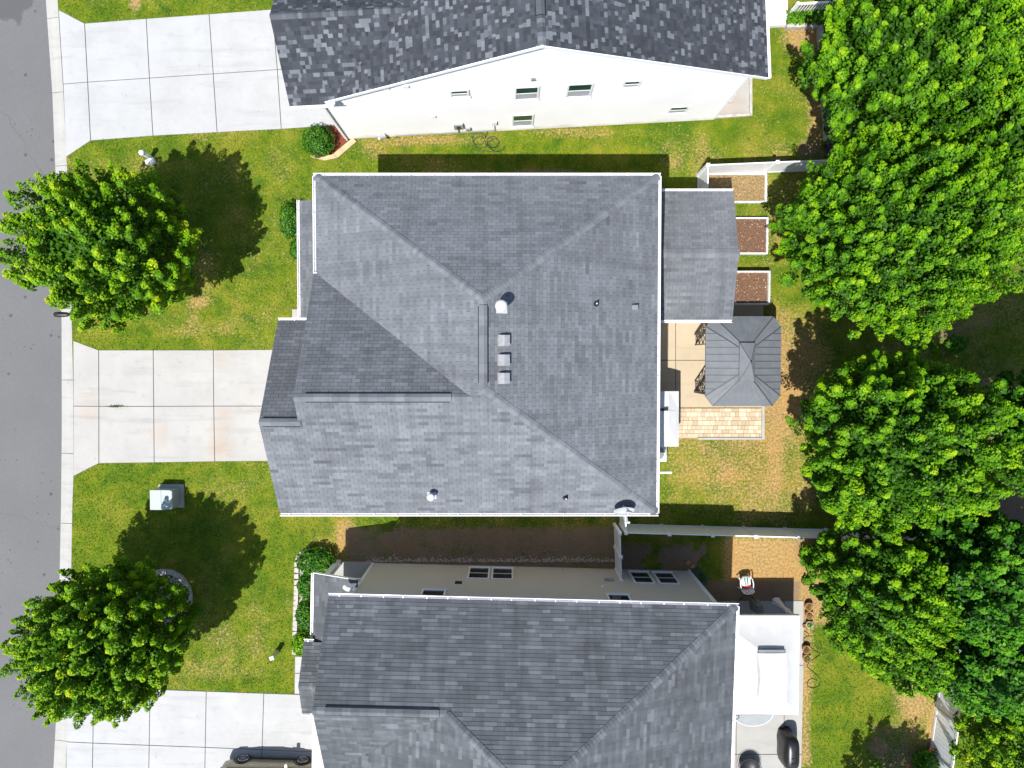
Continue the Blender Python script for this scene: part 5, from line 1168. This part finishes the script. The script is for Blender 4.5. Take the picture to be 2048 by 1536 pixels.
def samp():
    while True:
        x, y = R.uniform(-10.2, -8), R.uniform(-14, -8.7)
        if inside(np.array([x]), np.array([y]), bp)[0]: return x, y
pebbles(t, samp, 2600, .02, .045, 'gravel')
# pale stones along the foot of the south house wall and gravel in the passage
t = stuff(tag(pebbles(None, lambda: (R.uniform(-6.8, 5), -9.42 + .02 * 0 + abs(R.gauss(0, .1)) - (0)), 900, .02, .05, 'stone', 'wall_gravel'), 'line of loose stones along the foot of the beige wall', 'gravel'))
t = stuff(tag(pebbles(None, lambda: (R.gauss(0, 4.2), -9.35 + abs(R.gauss(0, .9))), 2600, .01, .024, 'soil_stone', 'passage_gravel'), 'scattered gravel in the shaded passage between two houses', 'gravel'))

# ------------------------------------------------------------------ south house rear patio
cn = thing('canopy', (*G(1520, 1330), 0), 0, 'large white soft-top canopy behind the south house', 'canopy')
cw, ce, cN, cS = 8.72, P(1600, 1230, 2.3).x, P(1540, 1231, 2.3).y, P(1540, 1430, 2.3).y; ez2 = 2.3
q0, q1 = P(1515, 1297, 3.0), P(1567, 1297, 3.0); q2, q3 = P(1567, 1398, 3.0), P(1515, 1398, 3.0)
def canvas(m, a, b, c_, d_, sag, nu=8, nv=8):
    a, b, c_, d_ = map(Vector, (a, b, c_, d_)); vs = []
    for j in range(nv + 1):
        for i in range(nu + 1):
            u, v = i / nu, j / nv; p = (a.lerp(b, u)).lerp(d_.lerp(c_, u), v); p.z -= sag * 4 * u * (1 - u) * (1 - v * .6) * .5 + sag * math.sin(math.pi * v) * .5; vs.append(p)
    m.add(vs, [(j * (nu + 1) + i, j * (nu + 1) + i + 1, (j + 1) * (nu + 1) + i + 1, (j + 1) * (nu + 1) + i) for j in range(nv) for i in range(nu)])
E = lambda x, y: (x, y, ez2)
for nm, (a, b, c_, d_) in {'n': (E(ce, cN), E(cw, cN), q0, q1), 's': (E(cw, cS), E(ce, cS), q2, q3), 'e': (E(ce, cS), E(ce, cN), q1, q2), 'w': (E(cw, cN), E(cw, cS), q3, q0)}.items():
    m = MB(); canvas(m, a, b, c_, d_, .09); build('canvas_side', m, 'canvas', cn, True)
    m = MB(); a, b = Vector(a), Vector(b); dz = Vector((0, 0, .2)); m.add([a, b, b - dz, a - dz], [(3, 2, 1, 0)]); build('valance', m, 'canvas', cn)
up = Vector((0, 0, .16)); m = MB(); ex_ = Vector((.05, 0, 0)); ey_ = Vector((0, .0, 0))
canvas(m, q1 + ex_ + up - Vector((0, .14, 0)), q0 - ex_ + up - Vector((0, .14, 0)), (q0 + q3) / 2 + up * 2.6, (q1 + q2) / 2 + up * 2.6, -.04); canvas(m, q3 - ex_ + up, q2 + ex_ + up, (q2 + q1) / 2 + up * 2.6, (q3 + q0) / 2 + up * 2.6, -.04)
for s1, s2, mid in ((q1 + ex_ + up - Vector((0, .14, 0)), q2 + ex_ + up, (q1 + q2) / 2 + up * 2.6), (q0 - ex_ + up - Vector((0, .14, 0)), q3 - ex_ + up, (q0 + q3) / 2 + up * 2.6)): m.add([s1, s2, mid], [(0, 1, 2)])
build('top_tier', m, 'canvas', cn, True)
m = MB(); m.bar(q0 + Vector((0, -.06, .1)), q1 + Vector((0, -.06, .1)), .12, .1); build('vent_mesh', m, 'grey_plastic', cn)
for x, y in ((cw + .1, cN - .1), (ce - .12, cN - .1), (cw + .1, cS + .1), (ce - .12, cS + .1)):
    m = MB(); m.bar((x, y, 0), (x, y, ez2), .07); build('post', m, 'grey_plastic', cn)
def curtain(x, y, label_seed, spread):
    m = MB(); rr = random.Random(label_seed)
    for k in range(7):
        a = k * .9; w = spread * (.3 + .7 * rr.random())
        m.tube([(x + .04 * math.cos(a), y + .04 * math.sin(a), ez2 - .05), (x + .07 * math.cos(a), y + .07 * math.sin(a), 1.4), (x + .045 * math.cos(a), y + .045 * math.sin(a), 1.05), (x + w * math.cos(a) * .6, y + w * math.sin(a) * .6, .45), (x + w * math.cos(a), y + w * math.sin(a), .06)], [.03, .055, .04, .06, .07], 7)
    build('curtain', m, 'curtain', cn, True)
curtain(ce - .2, cN - .12, 3, .22); curtain(cw + .05, cN - .05, 4, .2)
# small things on and round that patio
c = P(1519, 1218, .75); t = thing('speaker', (c.x, c.y, 0), .1, 'grey covered appliance with a trailing black cable by the canopy', 'appliance'); T = t.matrix_basis
m = MB(T); m.hexa([(-.2, -.24, .06), (.2, -.24, .06), (.2, .24, .06), (-.2, .24, .06)], [(-.15, -.22, .82), (.15, -.22, .82), (.13, .16, .86), (-.13, .16, .86)]); build('body', m, 'grey_plastic', t)
m = MB(T); m.box(-.11, .11, -.25, -.235, .45, .75); build('panel', m, 'vent_black', t)
for sx in (-.14, .14): m = MB(T); m.tube([(sx - .02, .18, .06), (sx + .02, .18, .06)], .06, 10); build('wheel', m, 'rubber', t)
m = MB(T); m.tube([(-.05, .22, .5), (-.15, .45, .2), (-.45, .42, .03), (-.8, .1, .03), (-1.0, -.3, .03)], .018, 6); build('cable', m, 'rubber', t)
POT = [((1619, 1214), .19, .3, 'terracotta', 'terracotta pot, northernmost in the row by the patio edge'), ((1620, 1231), .19, .3, 'terracotta', 'terracotta pot, second from the north in the patio row'), ((1620, 1250), .17, .26, 'pot_green', 'pale-rimmed pot third in the patio row'), ((1609.5, 1252), .09, .14, 'terracotta', 'smallest terracotta pot beside the pale-rimmed one'),
       ((1614, 1300), .2, .3, 'terracotta', 'terracotta pot with green seedlings, upper of the southern pair'), ((1615, 1318), .2, .3, 'terracotta', 'terracotta pot with green seedlings, lower of the southern pair')]
for k, (p, r, h, mt, lab) in enumerate(POT):
    c = P(*p, h); t = thing('flower_pot', (c.x, c.y, 0), 0, lab, 'pot', 'pots along the patio edge'); T = t.matrix_basis
    m = MB(T); m.lathe((0, 0, 0), [(r * .68, 0), (r * .92, h * .8), (r, h * .8), (r, h), (r * .88, h), (r * .85, h - .05)], 20); build('pot', m, mt, t, True)
    m = MB(T); m.lathe((0, 0, 0), [(r * .86, h - .06), (r * .5, h - .04), (.01, h - .035)], 14); build('soil', m, 'soil', t)
    if k not in (3,):
        g_ = np.random.default_rng(80 + k); n = 26 if k < 2 else 60; a = g_.random(n) * 6.28; q = np.sqrt(g_.random(n)) * r * .8
        link(bpy.data.objects.new('seedlings', leaves_mesh('seedlings', np.stack([q * np.cos(a), q * np.sin(a), h + g_.random(n) * .08], 1), g_.normal(size=(n, 3)) * .5 + np.array([0, 0, 1]), .05 * (.6 + .8 * g_.random(n)), g_.random(n), 'leaf_wood', 90 + k)), t)
c = P(1606, 1290, 0); t = thing('garden_hose', (c.x, c.y, 0), 0, 'thin dark hose curling along the patio edge by the pots', 'hose')
m = MB(); pts = [P(*p, .03) for p in [(1609, 1262), (1618, 1270), (1606, 1278), (1612, 1286), (1630, 1302), (1640, 1308), (1615, 1330), (1628, 1345), (1640, 1358), (1638, 1372), (1622, 1376), (1614, 1368), (1622, 1358), (1636, 1362)]]; sp = []
for i in range(len(pts) - 1):
    p0, p1, p2, p3 = pts[max(i - 1, 0)], pts[i], pts[i + 1], pts[min(i + 2, len(pts) - 1)]
    for k in range(6): u = k / 6; sp.append(.5 * (2 * p1 + (p2 - p0) * u + (2 * p0 - 5 * p1 + 4 * p2 - p3) * u * u + (3 * p1 - p0 - 3 * p2 + p3) * u ** 3))
m.tube(sp, .012, 6); build('hose', m, 'rubber', t)
# covered barbecue
c = P(1578, 1500, .6); t = thing('covered_barbecue', (c.x, c.y, 0), 0, 'barbecue under a glossy black cover on the south patio', 'barbecue'); T = t.matrix_basis
rings = []
rr = random.Random(5)
for z, w, l in ((.02, .36, .82), (.35, .37, .8), (.75, .36, .78), (.98, .34, .74), (1.1, .27, .6), (1.17, .2, .45), (1.18, .05, .1)):
    ring = []
    for j in range(22):
        a = j * 2 * math.pi / 22; ca, sa = math.cos(a), math.sin(a); f = 1 + .05 * rr.uniform(-1, 1) * (1.2 - z)
        ring.append((math.copysign(abs(ca) ** .55, ca) * w * f + .0, math.copysign(abs(sa) ** .6, sa) * l * f, z))
    rings.append(ring)
m = MB(T); m.loft(rings); build('cover', m, 'cover', t, True)
for y_ in (-.35, -.1): m = MB(T); m.bar((-.12, y_, 1.19), (.16, y_ + .05, 1.17), .03, .03); build('cover_strap', m, 'cover', t)
# round fire pit and glass table
c = P(1500, 1538, .45); t = thing('fire_pit', (c.x, c.y, 0), 0, 'round dark fire pit at the bottom edge of the patio', 'fire pit'); T = t.matrix_basis
m = MB(T); m.lathe((0, 0, .12), [(.2, 0), (.38, .15), (.46, .3), (.5, .31), (.5, .33), (.45, .33), (.4, .22), (.1, .14)], 28); build('bowl', m, 'vent_black', t, True)
m = MB(T); m.tube([(.55 * math.cos(k * .2094), .55 * math.sin(k * .2094), .42) for k in range(31)], .013, 6, False); build('rim_ring', m, 'black', t)
for k in range(4): a = k * 1.571 + .78; m = MB(T); m.bar((.3 * math.cos(a), .3 * math.sin(a), .2), (.45 * math.cos(a), .45 * math.sin(a), 0), .03); build('leg', m, 'black', t)
c = P(1506, 1426, .72); t = thing('patio_table', (c.x, c.y, 0), 0, 'oval glass patio table half under the white canopy', 'table'); T = t.matrix_basis
m = MB(T); m.prism([(.95 * math.cos(k * .2618), .62 * math.sin(k * .2618)) for k in range(24)], .7, .715); build('table_top', m, plain('frosted_glass', (.3, .32, .32), .15, var=.06), t)
m = MB(T); m.tube([(.95 * math.cos(k * .2618), .62 * math.sin(k * .2618), .71) for k in range(25)], .014, 6, False); build('rim', m, 'white', t)
for sx, sy in ((1, 1), (1, -1), (-1, 1), (-1, -1)): m = MB(T); m.tube([(sx * .6, sy * .38, .69), (sx * .5, sy * .3, .35), (sx * .62, sy * .42, 0)], .018, 6); build('leg', m, 'black', t)
c = P(1470, 1425, .9); t = thing('patio_chair', (c.x, c.y, 0), 0, 'dark metal patio chair peeping out beside the glass table', 'chair'); T = t.matrix_basis
m = MB(T); m.cbox((0, 0, .42), (.46, .46, .04)); build('seat', m, 'black', t); m = MB(T); m.tube([(-.22, -.22, .42), (-.23, -.27, .8), (-.1, -.3, .92), (.1, -.3, .92), (.23, -.27, .8), (.22, -.22, .42)], .016, 6); build('backrest', m, 'black', t)
for sx, sy in ((1, 1), (1, -1), (-1, 1), (-1, -1)): m = MB(T); m.bar((sx * .21, sy * .21, .41), (sx * .23, sy * .23, 0), .025); build('leg', m, 'black', t)
# white plastic chair with a bag of soil on it
c = P(1485, 1166, 0) + Vector((.0, .12, 0)); t = thing('plastic_chair', (c.x, c.y, 0), .12, 'white plastic armchair standing on the straw earth', 'chair'); T = t.matrix_basis
m = MB(T); m.hexa([(-.23, -.22, .4), (.23, -.22, .4), (.26, .24, .42), (-.26, .24, .42)], [(-.23, -.22, .425), (.23, -.22, .425), (.26, .24, .445), (-.26, .24, .445)]); build('seat', m, 'paintw', t)
for k in range(7): x = -.21 + k * .07; bw = .02 * abs(k - 3); m = MB(T); m.bar((x * .95, -.23, .43), (x * 1.05, -.33 + bw * .6, .86 - bw * .7), .042, .02, (0, 1, 0)); build('back_slat', m, 'paintw', t)
m = MB(T); m.tube([(-.26, -.26, .62), (-.24, -.31, .82), (-.12, -.345, .9), (.12, -.345, .9), (.24, -.31, .82), (.26, -.26, .62)], .026, 7); build('back_rail', m, 'paintw', t, True)
for sx in (-1, 1):
    m = MB(T); m.tube([(sx * .26, -.27, .64), (sx * .3, 0, .65), (sx * .28, .22, .63), (sx * .25, .27, .42)], .027, 7); build('armrest', m, 'paintw', t, True)
    for sy in (-1, 1): m = MB(T); m.bar((sx * .24, sy * .22, .41), (sx * .28, sy * .29, 0), .045); build('leg', m, 'paintw', t)
c2 = (T @ Vector((0, .08, .44))); t = thing('soil_bag', c2, .12, 'red and white bag with green print lying on the plastic chair', 'bag'); T = t.matrix_basis
def pillow(m, w, l, h, z0=0, y0=-1, y1=1):
    rings = []
    for j in range(9):
        v = y0 + (y1 - y0) * j / 8; q = math.sqrt(max(.02, 1 - v ** 4)); rings.append([(w * q ** .3 * math.cos(a) * (1 + .03 * math.sin(5 * a)), v * l, z0 + h * (.5 + .5 * math.sin(a)) * q) for a in [k * .5236 for k in range(12)]])
    m.loft(rings)
m = MB(T); pillow(m, .22, .27, .16); build('bag', m, 'paintw', t, True)
m = MB(T); pillow(m, .223, .272, .163, 0, -1, -.45); build('bag_end', m, 'red', t, True)
for x in (-.1, .02): m = MB(T); m.box(x, x + .07, -.1, .19, .155, .166); build('print_stripe', m, 'green', t)
m = MB(T); m.box(-.19, -.13, -.08, .2, .1, .12); build('print_stripe', m, 'red', t)
# hose reel by the corner of the south house
c = G(1392, 1150); t = thing('hose_reel', (*c, 0), .5, 'green hose and terracotta pots heaped at the south house corner', 'hose reel'); T = t.matrix_basis
for k in range(5): m = MB(T); m.tube([(.24 * math.cos(a * .3) + .03 * k, .34 * math.sin(a * .3) - .05 * k, .06 + .05 * k) for a in range(22)], .022, 6); build('hose_loop', m, plain('green_hose_%d' % k, (.02, .09, .06), .5), t, True)
m = MB(T); m.lathe((-.05, .75, 0), [(.07, 0), (.11, .18), (.1, .18)], 12); m.lathe((.05, .5, 0), [(.06, 0), (.09, .15), (.08, .15)], 12); build('pot', m, 'terracotta', t)
# ------------------------------------------------------------------ parked car
cr = thing('parked_car', (-11.2, -19.55, 0), math.radians(-1.5), 'champagne coloured car parked at the bottom edge facing the garage', 'car'); T = cr.matrix_basis
def body_ring(x, zb, zs, zt, w, wt): return [(x, -w * .94, zb), (x, w * .94, zb), (x, w, zb + .12), (x, w, (zb + zs) / 2), (x, w * .97, zs), (x, wt, zt), (x, 0, zt + .02), (x, -wt, zt), (x, -w * .97, zs), (x, -w, (zb + zs) / 2), (x, -w, zb + .12)]
m = MB(T); m.loft([body_ring(*q) for q in ((-2.28, .5, .8, .84, .66, .58), (-2.2, .32, .93, 1.0, .82, .74), (-1.9, .26, .98, 1.06, .9, .82), (-.9, .24, .98, 1.04, .91, .84), (.6, .24, .97, 1.02, .91, .84), (1.1, .24, .95, 1.0, .91, .82), (1.7, .26, .9, .95, .89, .78), (2.1, .3, .8, .86, .82, .68), (2.3, .42, .66, .72, .62, .5))]); bd = build('body', m, 'carpaint', cr, True)
def cab_ring(x, z0, z1, w0, w1): return [(x, -w0, z0), (x, w0, z0), (x, w1 + .02, z1 - .05), (x, w1 - .06, z1), (x, -w1 + .06, z1), (x, -w1 - .02, z1 - .05)]
m = MB(T); m.loft([cab_ring(*q) for q in ((-2.12, .98, 1.02, .8, .76), (-1.75, .98, 1.52, .83, .64), (-1.2, .98, 1.63, .84, .64), (-.2, .98, 1.66, .84, .65), (.4, .98, 1.58, .84, .64), (1.15, .97, 1.02, .84, .78))]); build('cabin', m, 'glass_dark', cr)
m = MB(T); m.loft([[(x, -w, z), (x, w, z), (x, w - .05, z + .04), (x, -w + .05, z + .04)] for x, w, z in ((-1.8, .6, 1.5), (-1.2, .66, 1.62), (-.2, .67, 1.65), (.42, .65, 1.57))]); build('roof_panel', m, 'carpaint', cr, True)
for s_ in (-1, 1):
    for x, z0, z1, x2 in ((-1.95, 1.0, 1.52, -1.72), (-1.0, 1.0, 1.62, -1.0), (-.05, 1.0, 1.64, -.08), (1.12, 1.0, 1.56, .42)): m = MB(T); m.bar((x, s_ * .85, z0), (x2, s_ * .66, z1), .07, .03); build('pillar', m, 'carpaint', cr)
    for x in (-.95, .02): m = MB(T); m.bar((x, s_ * .9, .86), (x + .2, s_ * .9, .86), .03, .03); build('door_handle', m, 'chrome', cr)
    m = MB(T); m.cbox((.82, s_ * 1.0, 1.02), (.14, .24, .15), ch=.4); build('mirror', m, 'carpaint', cr)
    for x in (-1.4, 1.38):
        m = MB(T); m.tube([(x, s_ * .7, .34), (x, s_ * .915, .34)], .34, 26); m.tube([(x, s_ * .9, .34), (x, s_ * .925, .34)], .3, 26); wh = build('wheel', m, 'rubber', cr)
        m = MB(T); m.tube([(x, s_ * .9, .34), (x, s_ * .932, .34)], .055, 12)
        for k in range(10): a = k * .6283; m.bar((x + .05 * math.cos(a), s_ * .93, .34 + .05 * math.sin(a)), (x + .235 * math.cos(a), s_ * .93, .34 + .235 * math.sin(a)), .05, .02, (0, 1, 0))
        m.tube([(x + .235 * math.cos(k * .2618), s_ * .93, .34 + .235 * math.sin(k * .2618)) for k in range(25)], .014, 6, False); build('rim', m, 'chrome', wh)
        m = MB(T); m.tube([(x + .4 * math.cos(k * .2618), s_ * .905, .34 + .4 * math.sin(k * .2618)) for k in range(13)], .025, 5, False); build('wheel_arch', m, 'vent_black', cr)
    m = MB(T); m.cbox((2.12, s_ * .62, .72), (.2, .26, .14), ch=.5); build('headlight', m, 'glass', cr); m = MB(T); m.cbox((-2.2, s_ * .66, .9), (.12, .2, .2), ch=.5); build('tail_light', m, 'red', cr)
m = MB(T); m.bar((-1.1, .908, .3), (1.05, .908, .3), .03, .12); build('sill', m, 'vent_black', cr)

t = MB(); rr = random.Random(9)
for k in range(160):
    q = P(rr.gauss(232, 9), 812.5 + rr.gauss(0, 1.2), .02); h = rr.uniform(.03, .08); an = rr.random() * 6.3; t.tone = rr.random() * .4
    t.add([q + Vector((.02 * math.cos(an), .02 * math.sin(an), 0)), q - Vector((.02 * math.cos(an), .02 * math.sin(an), 0)), q + Vector((rr.uniform(-.06, .06), rr.uniform(-.06, .06), h))], [(0, 1, 2)])
stuff(tag(build('joint_weeds', t, 'leaf_wood'), 'small weeds growing in the middle driveway joint', 'weeds'))
